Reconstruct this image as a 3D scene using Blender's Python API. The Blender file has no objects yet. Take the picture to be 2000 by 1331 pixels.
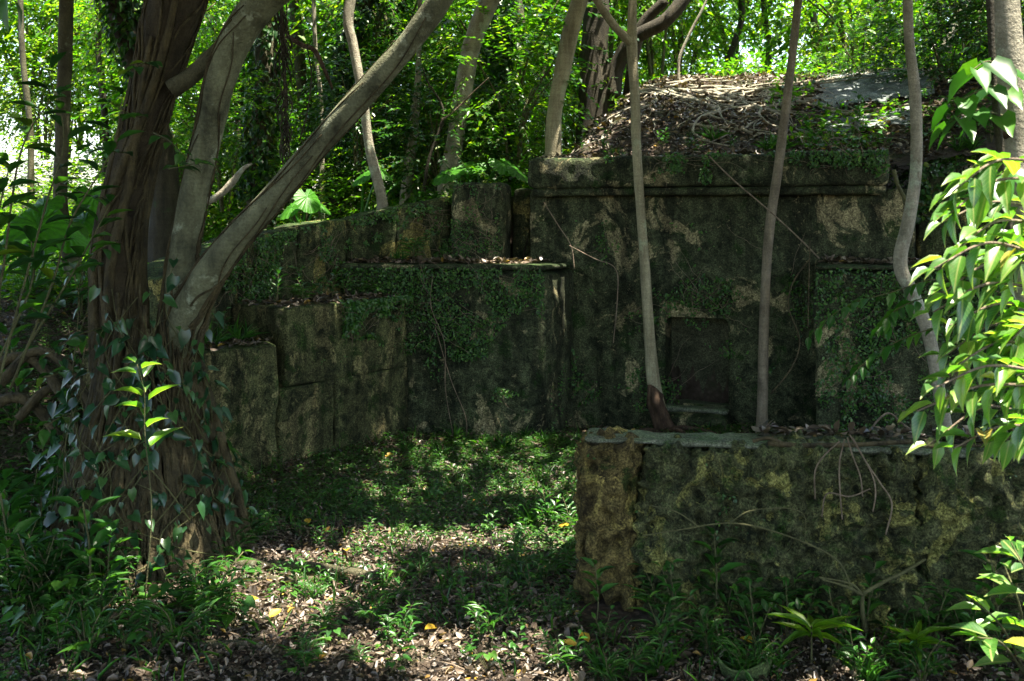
import bpy, math, random
import numpy as np
from math import radians as R, pi

# ------------------------------------------------------------------ camera, sky, sun, exposure
scene = bpy.context.scene
C = scene.collection
F = 1944.0; HZ = 420.0; EYE = 1.8          # focal length and horizon of the photograph in its own pixels, eye height
cam = bpy.data.cameras.new('camera'); camo = bpy.data.objects.new('camera', cam); C.objects.link(camo)
camo.location = (0, 0, EYE); camo.rotation_euler = (pi/2, 0, 0)
cam.sensor_width = 36; cam.lens = 36*F/2000; cam.shift_y = -(665.5-HZ)/2000
cam.clip_end = 500; cam.clip_start = .05
cam.dof.use_dof = True; cam.dof.focus_distance = 6.5; cam.dof.aperture_fstop = 6.3
scene.camera = camo

SUN = np.array([.22, -.12, .95]); SUN /= np.linalg.norm(SUN)
elev = math.asin(SUN[2]); azim = math.atan2(SUN[0], SUN[1])
world = bpy.data.worlds.new('World'); scene.world = world; world.use_nodes = True
nt = world.node_tree; nt.nodes.clear()
sky = nt.nodes.new('ShaderNodeTexSky'); sky.sky_type = 'NISHITA'; sky.sun_disc = False
sky.sun_elevation = elev; sky.sun_rotation = azim; sky.air_density = 1.0; sky.dust_density = 2.0; sky.ozone_density = .6
bg = nt.nodes.new('ShaderNodeBackground'); bg.inputs[1].default_value = .15
wo = nt.nodes.new('ShaderNodeOutputWorld'); nt.links.new(sky.outputs[0], bg.inputs[0]); nt.links.new(bg.outputs[0], wo.inputs[0])
sl = bpy.data.lights.new('sun', 'SUN'); sl.energy = 5.0; sl.angle = R(.53); sl.color = (1, .96, .87)
so = bpy.data.objects.new('sun', sl); C.objects.link(so)
so.rotation_euler = (0, math.acos(SUN[2]), math.atan2(SUN[1], SUN[0]))
scene.view_settings.view_transform = 'Standard'; scene.view_settings.look = 'None'
scene.view_settings.exposure = 2.45; scene.view_settings.gamma = 1
scene.view_settings.use_white_balance = True; scene.view_settings.white_balance_temperature = 7000
cy = scene.cycles
cy.max_bounces = 6; cy.diffuse_bounces = 3; cy.glossy_bounces = 2; cy.transmission_bounces = 3; cy.transparent_max_bounces = 4
cy.caustics_reflective = False; cy.caustics_refractive = False; cy.sample_clamp_indirect = 4
cy.use_denoising = True
try: cy.denoiser = 'OPENIMAGEDENOISE'; cy.denoising_input_passes = 'RGB_ALBEDO_NORMAL'; cy.denoising_prefilter = 'ACCURATE'
except Exception: pass

# ------------------------------------------------------------------ helpers
def P(x, y, Y): return np.array([(x-1000)*Y/F, Y, EYE-(y-HZ)*Y/F])
def nrm(a): return a/np.maximum(np.linalg.norm(a, axis=-1, keepdims=True), 1e-9)
def rng(s): return np.random.default_rng(s)
def tag(o, label=None, cat=None, group=None, kind=None):
    for k, v in (('label', label), ('category', cat), ('group', group), ('kind', kind)):
        if v: o[k] = v
    return o
def empty(name, loc, label, cat, group=None):
    o = bpy.data.objects.new(name, None); C.objects.link(o); o.location = tuple(float(v) for v in loc); o.empty_display_size = .2
    return tag(o, label, cat, group)
def mk(name, V, Fs, mat, parent=None, smooth=True, mi=None):
    """V (n,3) world coordinates; Fs list of (m,k) index arrays; ONE mesh object"""
    V = np.asarray(V, dtype=np.float64)
    if parent is not None: V = V-np.array(parent_loc(parent))
    Fs = [np.asarray(f, dtype=np.int32) for f in Fs if len(f)]
    me = bpy.data.meshes.new(name); me.vertices.add(len(V)); me.vertices.foreach_set('co', V.astype(np.float32).ravel())
    tot = np.concatenate([np.full(len(f), f.shape[1], np.int32) for f in Fs])
    idx = np.concatenate([f.ravel() for f in Fs])
    me.loops.add(len(idx)); me.loops.foreach_set('vertex_index', idx)
    me.polygons.add(len(tot)); st = np.zeros(len(tot), np.int32); st[1:] = np.cumsum(tot)[:-1]
    me.polygons.foreach_set('loop_start', st); me.polygons.foreach_set('loop_total', tot)
    me.polygons.foreach_set('use_smooth', np.full(len(tot), smooth, dtype=bool))
    mats = mat if isinstance(mat, list) else [mat]
    for m in mats: me.materials.append(m)
    if mi is not None: me.polygons.foreach_set('material_index', np.asarray(mi, dtype=np.int32))
    me.update(calc_edges=True); me.validate()
    o = bpy.data.objects.new(name, me); C.objects.link(o)
    if parent is not None: o.parent = parent
    return o
def parent_loc(o):
    l = np.zeros(3)
    while o is not None: l = l+np.array(o.location); o = o.parent
    return l
def join(parts):
    """[(V, [F..])..] -> V, [F..]"""
    Vs, Fs, off = [], [], 0
    for V, Fl in parts:
        Vs.append(V)
        for f in Fl: Fs.append(np.asarray(f)+off)
        off += len(V)
    by = {}
    for f in Fs: by.setdefault(f.shape[1], []).append(f)
    return np.concatenate(Vs), [np.concatenate(v) for v in by.values()]

# lattice noise -----------------------------------------------------
def _h(i, j, k, s):
    n = (i*374761393+j*668265263+k*1274126177+s*974634777) & 0xffffffff
    n = ((n ^ (n >> 13))*1274126177) & 0xffffffff
    n = n ^ (n >> 16)
    return (n & 0xffff)/65535.0
def vnoise(p, s=0):
    p = np.asarray(p, float); i = np.floor(p).astype(np.int64); f = p-i; f = f*f*(3-2*f)
    r = 0
    for a in (0, 1):
        for b in (0, 1):
            for c in (0, 1):
                w = (f[..., 0] if a else 1-f[..., 0])*(f[..., 1] if b else 1-f[..., 1])*(f[..., 2] if c else 1-f[..., 2])
                r = r+w*_h(i[..., 0]+a, i[..., 1]+b, i[..., 2]+c, s)
    return r*2-1
def fbm(p, o=4, s=0):
    r, a, t = 0, 1, 0
    for k in range(o): r = r+a*vnoise(np.asarray(p)*2**k+k*7.3, s+k); t += a; a *= .5
    return r/t
def worley(p, s=0):
    p = np.asarray(p, float); i = np.floor(p).astype(np.int64); best = np.full(p.shape[:-1], 9.)
    for a in (-1, 0, 1):
        for b in (-1, 0, 1):
            for c in (-1, 0, 1):
                I, J, K = i[..., 0]+a, i[..., 1]+b, i[..., 2]+c
                d = np.sqrt((I+_h(I, J, K, s)-p[..., 0])**2+(J+_h(I, J, K, s+1)-p[..., 1])**2+(K+_h(I, J, K, s+2)-p[..., 2])**2)
                best = np.minimum(best, d)
    return best

# tubes -------------------------------------------------------------
def smooth_path(pts, n):
    pts = np.asarray(pts, float); k = len(pts)
    if k < 3: t = np.linspace(0, 1, n)[:, None]; return pts[0]*(1-t)+pts[-1]*t
    P_ = np.vstack([2*pts[0]-pts[1], pts, 2*pts[-1]-pts[-2]]); s = np.linspace(0, k-1-1e-6, n); i = s.astype(int); t = (s-i)[:, None]
    a, b, c, d = P_[i], P_[i+1], P_[i+2], P_[i+3]
    return .5*((2*b)+(c-a)*t+(2*a-5*b+4*c-d)*t*t+(3*b-a-3*c+d)*t**3)
def tube(path, rad, sides=8, bump=0, freq=6, seed=0):
    path = np.asarray(path, float); n = len(path); rad = np.broadcast_to(rad, (n,)).astype(float)
    T = nrm(np.gradient(path, axis=0)); up = np.array([.31, .95, .05]) if abs(T[0][2]) > .7 else np.array([0, 0, 1.])
    N = np.zeros((n, 3)); N[0] = nrm(np.cross(T[0], up))
    for i in range(1, n):
        v = N[i-1]-T[i]*np.dot(N[i-1], T[i]); N[i] = v/max(np.linalg.norm(v), 1e-9)
    B = np.cross(T, N); th = np.linspace(0, 2*pi, sides, endpoint=False)
    dirs = N[:, None]*np.cos(th)[None, :, None]+B[:, None]*np.sin(th)[None, :, None]
    rr = rad[:, None]*np.ones(sides)
    V = path[:, None]+dirs*rr[..., None]
    if bump:
        q = V*freq; q[..., 2] *= .45
        rr = rr*(1+bump*fbm(q, 3, seed)); V = path[:, None]+dirs*rr[..., None]
    V = V.reshape(-1, 3)
    i = np.arange(n-1)[:, None]*sides; j = np.arange(sides)[None]; j2 = (j+1) % sides
    Fq = np.stack([i+j, i+j2, i+sides+j2, i+sides+j], -1).reshape(-1, 4)
    V = np.vstack([V, path[0], path[-1]]); a = np.arange(sides); b = (a+1) % sides
    Ft = np.vstack([np.stack([np.full(sides, n*sides), b, a], 1), np.stack([np.full(sides, n*sides+1), (n-1)*sides+a, (n-1)*sides+b], 1)])
    return V, [Fq, Ft]
def ptube(pts, rads, n=24, sides=8, **k):
    pts = np.asarray(pts, float); rads = np.broadcast_to(rads, (len(pts),)) if np.ndim(rads) == 0 else rads
    return tube(smooth_path(pts, n), np.interp(np.linspace(0, 1, n), np.linspace(0, 1, len(rads)), rads), sides, **k)

# leaves ------------------------------------------------------------
def tmpl(st, fold=.12, droop=.2):
    """st: (u_mid, u_edge, halfwidth) stations between base and tip"""
    V = [(0, 0, 0)]
    for um, ue, hw in st: V += [(ue, hw, fold*hw*2-droop*ue*ue), (um, 0, -droop*um*um), (ue, -hw, fold*hw*2-droop*ue*ue)]
    V.append((1, 0, -droop)); k = len(st); tri = [(0, 2, 1), (0, 3, 2)]; q = []
    for i in range(k-1):
        a = 1+3*i; q += [(a, a+1, a+4, a+3), (a+1, a+2, a+5, a+4)]
    a = 1+3*(k-1); t = len(V)-1; tri += [(a, a+1, t), (a+1, a+2, t)]
    return np.array(V, float), np.array(tri), np.array(q).reshape(-1, 4)
T_FAR = (np.array([(0, 0, 0), (.42, .5, .08), (1, 0, -.12), (.42, -.5, .08)], float), np.array([(0, 2, 1), (0, 3, 2)]), np.zeros((0, 4), int))
T_OVAL = tmpl([(.16, .18, .33), (.45, .45, .5), (.78, .74, .3)], .14, .22)
T_LANCE = tmpl([(.15, .15, .36), (.45, .42, .5), (.8, .76, .25)], .1, .35)
T_HEART = tmpl([(.04, -.12, .34), (.3, .2, .5), (.6, .55, .36), (.85, .82, .13)], .14, .16)
T_DRY = tmpl([(.15, .2, .36), (.5, .5, .5), (.82, .78, .28)], .42, -.25)
T_VINE = tmpl([(.12, .12, .38), (.4, .38, .5), (.7, .68, .3), (.88, .87, .1)], .16, .30)
T_BLADE = tmpl([(.3, .3, .5), (.7, .7, .35)], .1, .5)
def leaves(Pn, D, N, L, W, T, curl=None):
    V0, tri, q = T; n = len(Pn); D = nrm(D); S = nrm(np.cross(N, D)); U = np.cross(D, S)
    L = np.broadcast_to(L, (n,)); W = np.broadcast_to(W, (n,)); w = V0[:, 2][None]*(L if curl is None else L*curl)[:, None]
    V = Pn[:, None]+D[:, None]*(V0[:, 0][None]*L[:, None])[..., None]+S[:, None]*(V0[:, 1][None]*W[:, None])[..., None]+U[:, None]*w[..., None]
    off = (np.arange(n)*len(V0))[:, None, None]
    out = [(tri[None]+off).reshape(-1, 3)]
    if len(q): out.append((q[None]+off).reshape(-1, 4))
    return V.reshape(-1, 3), out
def rvec(r, n): return nrm(r.normal(size=(n, 3)))

# ------------------------------------------------------------------ materials
def newmat(name):
    m = bpy.data.materials.new(name); m.use_nodes = True; t = m.node_tree; t.nodes.clear()
    out = t.nodes.new('ShaderNodeOutputMaterial'); return m, t, out
def nd(t, typ, **k):
    n = t.nodes.new(typ)
    for a, b in k.items():
        if a in n.inputs: n.inputs[a].default_value = b
        else: setattr(n, a, b)
    return n
def ramp(t, src, stops):
    r = t.nodes.new('ShaderNodeValToRGB'); e = r.color_ramp.elements
    while len(e) < len(stops): e.new(.5)
    for i, (p, c) in enumerate(stops): e[i].position = p; e[i].color = (*c, 1) if len(c) == 3 else c
    t.links.new(src, r.inputs[0]); return r.outputs[0]
def g(v): return (v, v, v)
def mix(t, f, a, b, mode='MIX'):
    m = t.nodes.new('ShaderNodeMix'); m.data_type = 'RGBA'; m.blend_type = mode
    for s, v in ((0, f), (6, a), (7, b)):
        if hasattr(v, 'links') or hasattr(v, 'is_linked'): t.links.new(v, m.inputs[s])
        elif s == 0: m.inputs[0].default_value = v
        else: m.inputs[s].default_value = (*v, 1)
    return m.outputs[2]
def leafmat(name, stops, trans=.45, rough=.36, spec=.5, tcol=1.6, veins=False):
    m, t, out = newmat(name); geo = nd(t, 'ShaderNodeNewGeometry'); col = ramp(t, geo.outputs['Random Per Island'], stops)
    tc = nd(t, 'ShaderNodeTexCoord'); no = nd(t, 'ShaderNodeTexNoise', Scale=38.0, Detail=3.0); t.links.new(tc.outputs['Object'], no.inputs['Vector'])
    col = mix(t, .55, col, ramp(t, no.outputs[0], [(.3, g(.55)), (.7, g(1.25))]), 'MULTIPLY')
    if veins:      # midrib and side veins from the blade's own coordinates
        at = nd(t, 'ShaderNodeAttribute'); at.attribute_name = 'blade'; sp = nd(t, 'ShaderNodeSeparateXYZ'); t.links.new(at.outputs['Vector'], sp.inputs[0])
        ab = nd(t, 'ShaderNodeMath', operation='ABSOLUTE'); t.links.new(sp.outputs[1], ab.inputs[0]); mid = ramp(t, ab.outputs[0], [(.0, g(1)), (.035, g(.9)), (.06, g(0))])
        m1 = nd(t, 'ShaderNodeMath', operation='MULTIPLY_ADD'); t.links.new(ab.outputs[0], m1.inputs[0]); m1.inputs[1].default_value = -.7; t.links.new(sp.outputs[0], m1.inputs[2])
        m2 = nd(t, 'ShaderNodeMath', operation='MULTIPLY'); t.links.new(m1.outputs[0], m2.inputs[0]); m2.inputs[1].default_value = 55.
        m3 = nd(t, 'ShaderNodeMath', operation='SINE'); t.links.new(m2.outputs[0], m3.inputs[0]); sv = ramp(t, m3.outputs[0], [(.7, g(0)), (.98, g(.45))])
        col = mix(t, mid, mix(t, sv, col, mix(t, .5, col, (.25, .34, .10))), (.26, .32, .10)); blot = noise(t, tc.outputs['Object'], 55., 4.)
        col = mix(t, ramp(t, blot, [(.66, g(0)), (.70, g(.8))]), col, (.10, .07, .03))
    bs = nd(t, 'ShaderNodeBsdfPrincipled', Roughness=rough); bs.inputs['Specular IOR Level'].default_value = spec; t.links.new(col, bs.inputs['Base Color'])
    tr = nd(t, 'ShaderNodeBsdfTranslucent'); t.links.new(mix(t, 1, col, (tcol*1.1, tcol*1.25, tcol*.35), 'MULTIPLY'), tr.inputs[0])
    ms = nd(t, 'ShaderNodeMixShader'); ms.inputs[0].default_value = trans
    t.links.new(bs.outputs[0], ms.inputs[1]); t.links.new(tr.outputs[0], ms.inputs[2]); t.links.new(ms.outputs[0], out.inputs[0]); return m
def coords(t, sc=(1, 1, 1)):
    tc = nd(t, 'ShaderNodeNewGeometry'); mp = nd(t, 'ShaderNodeMapping'); mp.inputs['Scale'].default_value = sc
    t.links.new(tc.outputs['Position'], mp.inputs[0]); return mp.outputs[0]
def noise(t, v, sc, det=6., rough=.6, dist=0.):
    n = nd(t, 'ShaderNodeTexNoise', Scale=sc, Detail=det, Roughness=rough, Distortion=dist); t.links.new(v, n.inputs['Vector']); return n.outputs[0]
def finish(t, out, col, h, bstr=.6, bdist=.02, rough=.85, spec=.25):
    bs = nd(t, 'ShaderNodeBsdfPrincipled', Roughness=rough); bs.inputs['Specular IOR Level'].default_value = spec; t.links.new(col, bs.inputs['Base Color'])
    if h is not None:
        b = nd(t, 'ShaderNodeBump', Strength=bstr, Distance=bdist); t.links.new(h, b.inputs['Height']); t.links.new(b.outputs[0], bs.inputs['Normal'])
    t.links.new(bs.outputs[0], out.inputs[0])
def barkmat(name, c1, c2, c3=None, vs=.25, sc=14., lich=.62):
    m, t, out = newmat(name); v = coords(t, (1, 1, vs)); a = noise(t, v, sc, 7., .65)
    col = ramp(t, a, [(.3, c1), (.65, c2)])
    v2 = coords(t)
    if c3: col = mix(t, ramp(t, noise(t, v2, 5., 6., .7), [(lich, g(0)), (lich+.07, g(.8))]), col, c3)
    ring = noise(t, coords(t, (1, 1, 9.)), 5., 5., .6); col = mix(t, .3, col, ramp(t, ring, [(.36, g(.55)), (.6, g(1.15))]), 'MULTIPLY')
    f = noise(t, v2, 90., 4.); col = mix(t, .5, col, ramp(t, f, [(.3, g(.5)), (.7, g(1.3))]), 'MULTIPLY')
    h = mix(t, .35, a, f); finish(t, out, col, h, 1., .03, .8); return m
def stonemat(name, dark, mid, tan, moss, tanp=.58, mossp=.5, pit=60., bd=.03, mosstop=.6, sc=1., stain=.85):
    m, t, out = newmat(name); v = coords(t)
    fine = noise(t, v, 26.*sc, 9., .72); mid_n = noise(t, v, 7.*sc, 9., .72, .5); vfine = noise(t, v, 95., 5., .7)
    vn = noise(t, v, pit*1.1, 4., .6, .6)
    col = ramp(t, mid_n, [(.38, dark), (.60, mid)])
    tann = mix(t, ramp(t, fine, [(.38, g(0)), (.6, g(1))]), tuple(c*.38 for c in tan), tan)
    col = mix(t, ramp(t, noise(t, coords(t, (1, 1, .75)), 2.1*sc, 10., .66, .9), [(tanp, g(0)), (tanp+.03, g(1))]), col, tann)
    col = mix(t, ramp(t, noise(t, v, 3.7*sc, 9., .72, .3), [(mossp, g(0)), (mossp+.06, g(.9))]), col, moss)
    geo = nd(t, 'ShaderNodeNewGeometry'); sx = nd(t, 'ShaderNodeSeparateXYZ'); t.links.new(geo.outputs['Normal'], sx.inputs[0])
    md = nd(t, 'ShaderNodeMath', operation='MULTIPLY'); t.links.new(sx.outputs[2], md.inputs[0]); t.links.new(ramp(t, mid_n, [(.35, g(0)), (.6, g(1))]), md.inputs[1])
    col = mix(t, ramp(t, md.outputs[0], [(.25, g(0)), (.6, g(mosstop))]), col, tuple(c*1.5 for c in moss))
    st = noise(t, coords(t, (1, 1, .12)), 6., 7., .65); col = mix(t, stain, col, ramp(t, st, [(.38, g(.28)), (.58, g(1.15))]), 'MULTIPLY')   # run-off stains
    col = mix(t, .9, col, ramp(t, vfine, [(.36, g(.25)), (.5, g(.85)), (.64, g(1.8))]), 'MULTIPLY')  # speckle contrast raised in the colour for relief that flat light hides
    pit_shade = noise(t, v, 48.*sc**.5, 6., .75, 1.2); col = mix(t, ramp(t, pit_shade, [(.36, g(1)), (.42, g(0))]), col, tuple(c*.35 for c in dark))   # dark of the pits painted in, as flat light hides the relief
    lich = noise(t, v, 15.*sc, 8., .75, .6); col = mix(t, ramp(t, lich, [(.60, g(0)), (.64, g(.75))]), col, tuple(c*.62 for c in tan))
    h = mix(t, .4, fine, vn); h = mix(t, .35, h, mid_n)
    finish(t, out, col, h, 1., bd, .9, .2); return m

G_DEEP = [(0, (.010, .045, .012)), (.5, (.020, .080, .016)), (.85, (.045, .130, .018)), (1, (.12, .17, .02))]
G_MID = [(0, (.022, .085, .010)), (.5, (.045, .140, .010)), (.85, (.10, .21, .013)), (1, (.20, .26, .02))]
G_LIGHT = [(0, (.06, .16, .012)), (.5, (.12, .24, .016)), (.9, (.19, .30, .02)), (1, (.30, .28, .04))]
G_BLUE = [(0, (.010, .040, .022)), (.6, (.018, .065, .028)), (1, (.035, .10, .025))]
M = dict(
    leaf_deep=leafmat('leaf_deep', G_DEEP, .35), leaf_mid=leafmat('leaf_mid', G_MID, .5), leaf_light=leafmat('leaf_light', G_LIGHT, .5, .4),
    leaf_ivy=leafmat('ivy_leaf', [(0, (.008, .035, .015)), (.6, (.018, .070, .028)), (1, (.045, .12, .03))], .3, .28, .6),
    leaf_blue=leafmat('leaf_blue', G_BLUE, .25, .38), canopy=leafmat('canopy_leaf', G_MID, .22, .5),
    weed=leafmat('weed_leaf', [(0, (.015, .065, .012)), (.5, (.03, .12, .018)), (1, (.07, .18, .02))], .35),
    cover=leafmat('cover_leaf', [(0, (.02, .07, .018)), (.6, (.04, .125, .022)), (1, (.085, .18, .03))], .35),
    taro=leafmat('taro_leaf', [(0, (.04, .17, .015)), (1, (.07, .24, .02))], .55, .4, .4),
    near=leafmat('near_leaf', [(0, (.03, .11, .022)), (.4, (.065, .19, .028)), (.8, (.12, .26, .035)), (.97, (.22, .33, .05)), (1, (.35, .25, .06))], .42, .34, .95, 1.8, True),
    dry=leafmat('dry_leaf', [(0, (.018, .013, .009)), (.3, (.05, .036, .024)), (.6, (.11, .08, .055)), (.8, (.15, .115, .085)), (.95, (.33, .275, .22)), (.98, (.20, .12, .03)), (1, (.36, .22, .03))], .12, .42, .5, .8),
    yellow=leafmat('yellow_leaf', [(0, (.45, .22, .02)), (1, (.6, .42, .04))], .3, .5),
    bark_fig=barkmat('fig_bark', (.026, .024, .012), (.105, .098, .055), (.19, .215, .145), .5, 9., .6),
    bark_root=barkmat('aerial_root_bark', (.014, .012, .006), (.095, .075, .035), None, .4, 20.),
    bark_tan=barkmat('tan_bark', (.09, .075, .05), (.24, .20, .14), (.26, .27, .19), .3, 14., .64),
    bark_grey=barkmat('grey_green_bark', (.040, .041, .023), (.180, .185, .108), (.30, .33, .23), .5, 9., .60),
    bark_core=barkmat('shaded_root_bark', (.014, .011, .006), (.060, .046, .024), None, .4, 16.),  # darkened so the shade in the gaps between roots is in the colour
    bark_pale=barkmat('pale_bark', (.13, .12, .085), (.35, .32, .24), (.33, .37, .27), .5, 11., .56),
    bark_dark=barkmat('dark_bark', (.016, .014, .008), (.055, .047, .028), (.03, .055, .018), .3, 16., .6),
    bark_green=barkmat('greenish_bark', (.15, .13, .08), (.36, .33, .21), (.33, .36, .23), .15, 13., .6),
    bark_red=barkmat('red_bark', (.025, .016, .010), (.10, .062, .038), None, .4, 24.),
    twig=barkmat('twig_bark', (.09, .065, .045), (.26, .20, .14), None, .5, 20.),
    stem=barkmat('stem_bark', (.05, .05, .02), (.12, .12, .05), None, .5, 20.),
    plaster=stonemat('mossy_plaster', (.016, .022, .011), (.085, .10, .050), (.40, .35, .19), (.018, .045, .009), .56, .56, 45., .06, .6, 1.35),
    wall=stonemat('dark_wall_stone', (.016, .024, .010), (.095, .11, .048), (.33, .29, .10), (.020, .050, .009), .56, .55, 50., .06, .6, 1.35),
    wallb=stonemat('lightened_lichen_stone', (.022, .030, .012), (.14, .145, .060), (.32, .29, .13), (.028, .060, .011), .55, .55, 50., .06, .6, 1.5),  # lightened colour sets the stepped blocks apart where the lighting does not
    coral=stonemat('coral_limestone', (.018, .026, .012), (.14, .15, .065), (.36, .35, .11), (.030, .062, .012), .545, .54, 38., .06, .3, 2.4, .7),
    coralb=stonemat('brown_coral_stone', (.036, .028, .011), (.20, .155, .055), (.40, .32, .10), (.028, .050, .011), .54, .57, 38., .06, .1, 1.8, .7),
    slab=stonemat('door_slab_stone', (.035, .040, .022), (.085, .09, .05), (.13, .125, .07), (.04, .06, .025), .66, .66, 50., .02, .1, 1., .2),  # colour darkened as well to deepen the shade in the doorway recess
    cap=stonemat('mortar_cap', (.09, .10, .068), (.19, .205, .145), (.28, .28, .21), (.04, .075, .025), .62, .56, 70., .02, .5, 1.6, .3),
    slate=stonemat('bare_plaster', (.13, .15, .14), (.22, .25, .24), (.27, .29, .28), (.05, .07, .04), .64, .66, 80., .008, .1),
)
def soilmat(name, a, b, c, mossy=.3):
    m, t, out = newmat(name); v = coords(t); n1 = noise(t, v, 3., 8., .65); n2 = noise(t, v, 30., 8., .7)
    vo = nd(t, 'ShaderNodeTexVoronoi', Scale=26.); t.links.new(v, vo.inputs['Vector'])
    col = mix(t, n2, a, b); col = mix(t, ramp(t, n1, [(.5, g(0)), (.62, g(mossy))]), col, c)
    col = mix(t, .6, col, ramp(t, vo.outputs['Distance'], [(.1, g(1.3)), (.6, g(.5))]), 'MULTIPLY')
    finish(t, out, col, mix(t, .5, n2, vo.outputs['Distance']), 1., .03, .95); return m
M['soil'] = soilmat('forest_soil', (.030, .021, .015), (.085, .062, .045), (.025, .05, .012), .5)
M['meadow'] = soilmat('meadow_soil', (.06, .11, .02), (.16, .20, .05), (.05, .11, .02), .5)

# ------------------------------------------------------------------ the ground
U_ = np.array([.941, -.338]); V_ = np.array([-.338, -.941]); O_ = np.array([.542, 8.43])     # along the facade, out of it, its left inner corner
def tp(t, d, z=None):
    p = O_+U_*t+V_*d
    return np.array([p[0], p[1], z]) if z is not None else p
YWX = [-3.2, -2.6, -2.25, -2.0, -1.36, -.54, .1, .35, 3.0, 5.5, 9.]
YWY = [6.2, 6.6, 7.25, 7.95, 8.68, 8.95, 8.95, 8.75, 7.8, 7.0, 6.]
HX = [-12, -5, -2.6, -2.0, -1.36, -.54, .2, 9]
HH = [1.3, 1.15, 1.25, 1.5, 1.70, 1.88, 2.0, 2.0]
def sstep(x): x = np.clip(x, 0, 1); return x*x*(3-2*x)
def gz(x, y):
    x = np.asarray(x, float); y = np.asarray(y, float); yw = np.interp(x, YWX, YWY); tw = np.interp(x, [-4.5, -2.7, -2.35], [3.2, 1.6, .14])
    s = sstep((y-yw+(tw-.14)*.5)/tw); far = np.clip(y-11, 0, 60)
    z = s*(np.interp(x, HX, HH)+.035*far+.5*sstep((x-.5)/3)*sstep((y-10)/4))
    p = np.stack([x, y, 0*x], -1)
    return z+.035*fbm(p*1.3, 3, 5)*(.4+s)+.012*fbm(p*6, 2, 9)+.10*sstep((y-4.9)/.5)*sstep((x-.9)/.6)*(1-s)
def mound_z(x, y):
    d = np.stack([np.asarray(x)-O_[0], np.asarray(y)-O_[1]], -1); t = d@U_; b = -(d@V_)
    ramp_ = 3.32-.10*np.log(1+np.exp(np.clip((3.32-(2.22+.385*b))/.10, -50, 50)))
    ed = np.clip(np.abs((t-2.6)/3.2), 0, 3); z = ramp_-1.4*np.clip(ed**18, 0, 2.)+.12*fbm(np.stack([t*.9, b*.9, 0*t], -1), 2, 31)*(b > 0)-.5*np.clip(b-5, 0, 9)
    p = np.stack([np.asarray(x, float), np.asarray(y, float), 0*np.asarray(x, float)], -1)
    return z+.05*fbm(p*1.8, 4, 3)+.012*fbm(p*9, 2, 4)
def surf(x, y):
    d = np.stack([np.asarray(x)-O_[0], np.asarray(y)-O_[1]], -1); b = -(d@V_)
    return np.where(b > .1, np.maximum(gz(x, y), mound_z(x, y)), gz(x, y))
def sheet(name, xs, ys, zf, mat, keep=None):
    X, Y = np.meshgrid(xs, ys); Z = zf(X, Y); V = np.stack([X, Y, Z], -1).reshape(-1, 3); n = len(xs)
    i = np.arange(len(ys)-1)[:, None]*n+np.arange(n-1)[None]; Fq = np.stack([i, i+1, i+n+1, i+n], -1).reshape(-1, 4)
    if keep is not None:
        k = keep(X, Y).reshape(-1); Fq = Fq[k[Fq].all(1)]; used = np.unique(Fq); mp = -np.ones(len(V), int); mp[used] = np.arange(len(used)); V = V[used]; Fq = mp[Fq]
    return mk(name, V, [Fq], mat)
def onslab(X, Y, g_=0.):
    d = np.stack([np.asarray(X)-O_[0], np.asarray(Y)-O_[1]], -1); t = d@U_; b = -(d@V_); w = .16*fbm(np.stack([t*3, b*3, 0*t], -1), 2, 6)
    return (np.abs(t-2.36+w) < .46+g_) & (np.abs(b-2.3+w) < .70+g_)
def axis(a, lo, hi, b, near, far):
    return np.unique(np.round(np.concatenate([np.arange(a, lo, far), np.arange(lo, hi, near), np.arange(hi, b+far, far)]), 4))
gr = sheet('ground', np.concatenate([[-120, -60, -30], axis(-16, -5, 6, 16, .055, .5), [30, 60, 120]]), np.concatenate([[-60, -20, -8], axis(-4, 2.5, 11, 30, .055, .5), [45, 80, 160]]), gz, M['soil'])
tag(gr, kind='structure')
mo = sheet('mound', np.arange(-1.6, 6, .05), np.arange(6., 13.5, .05), mound_z, M['soil'],
           lambda X, Y: (-((np.stack([X-O_[0], Y-O_[1]], -1))@V_) > .03) & (mound_z(X, Y) > gz(X, Y)-.25))
tag(mo, kind='structure')

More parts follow.
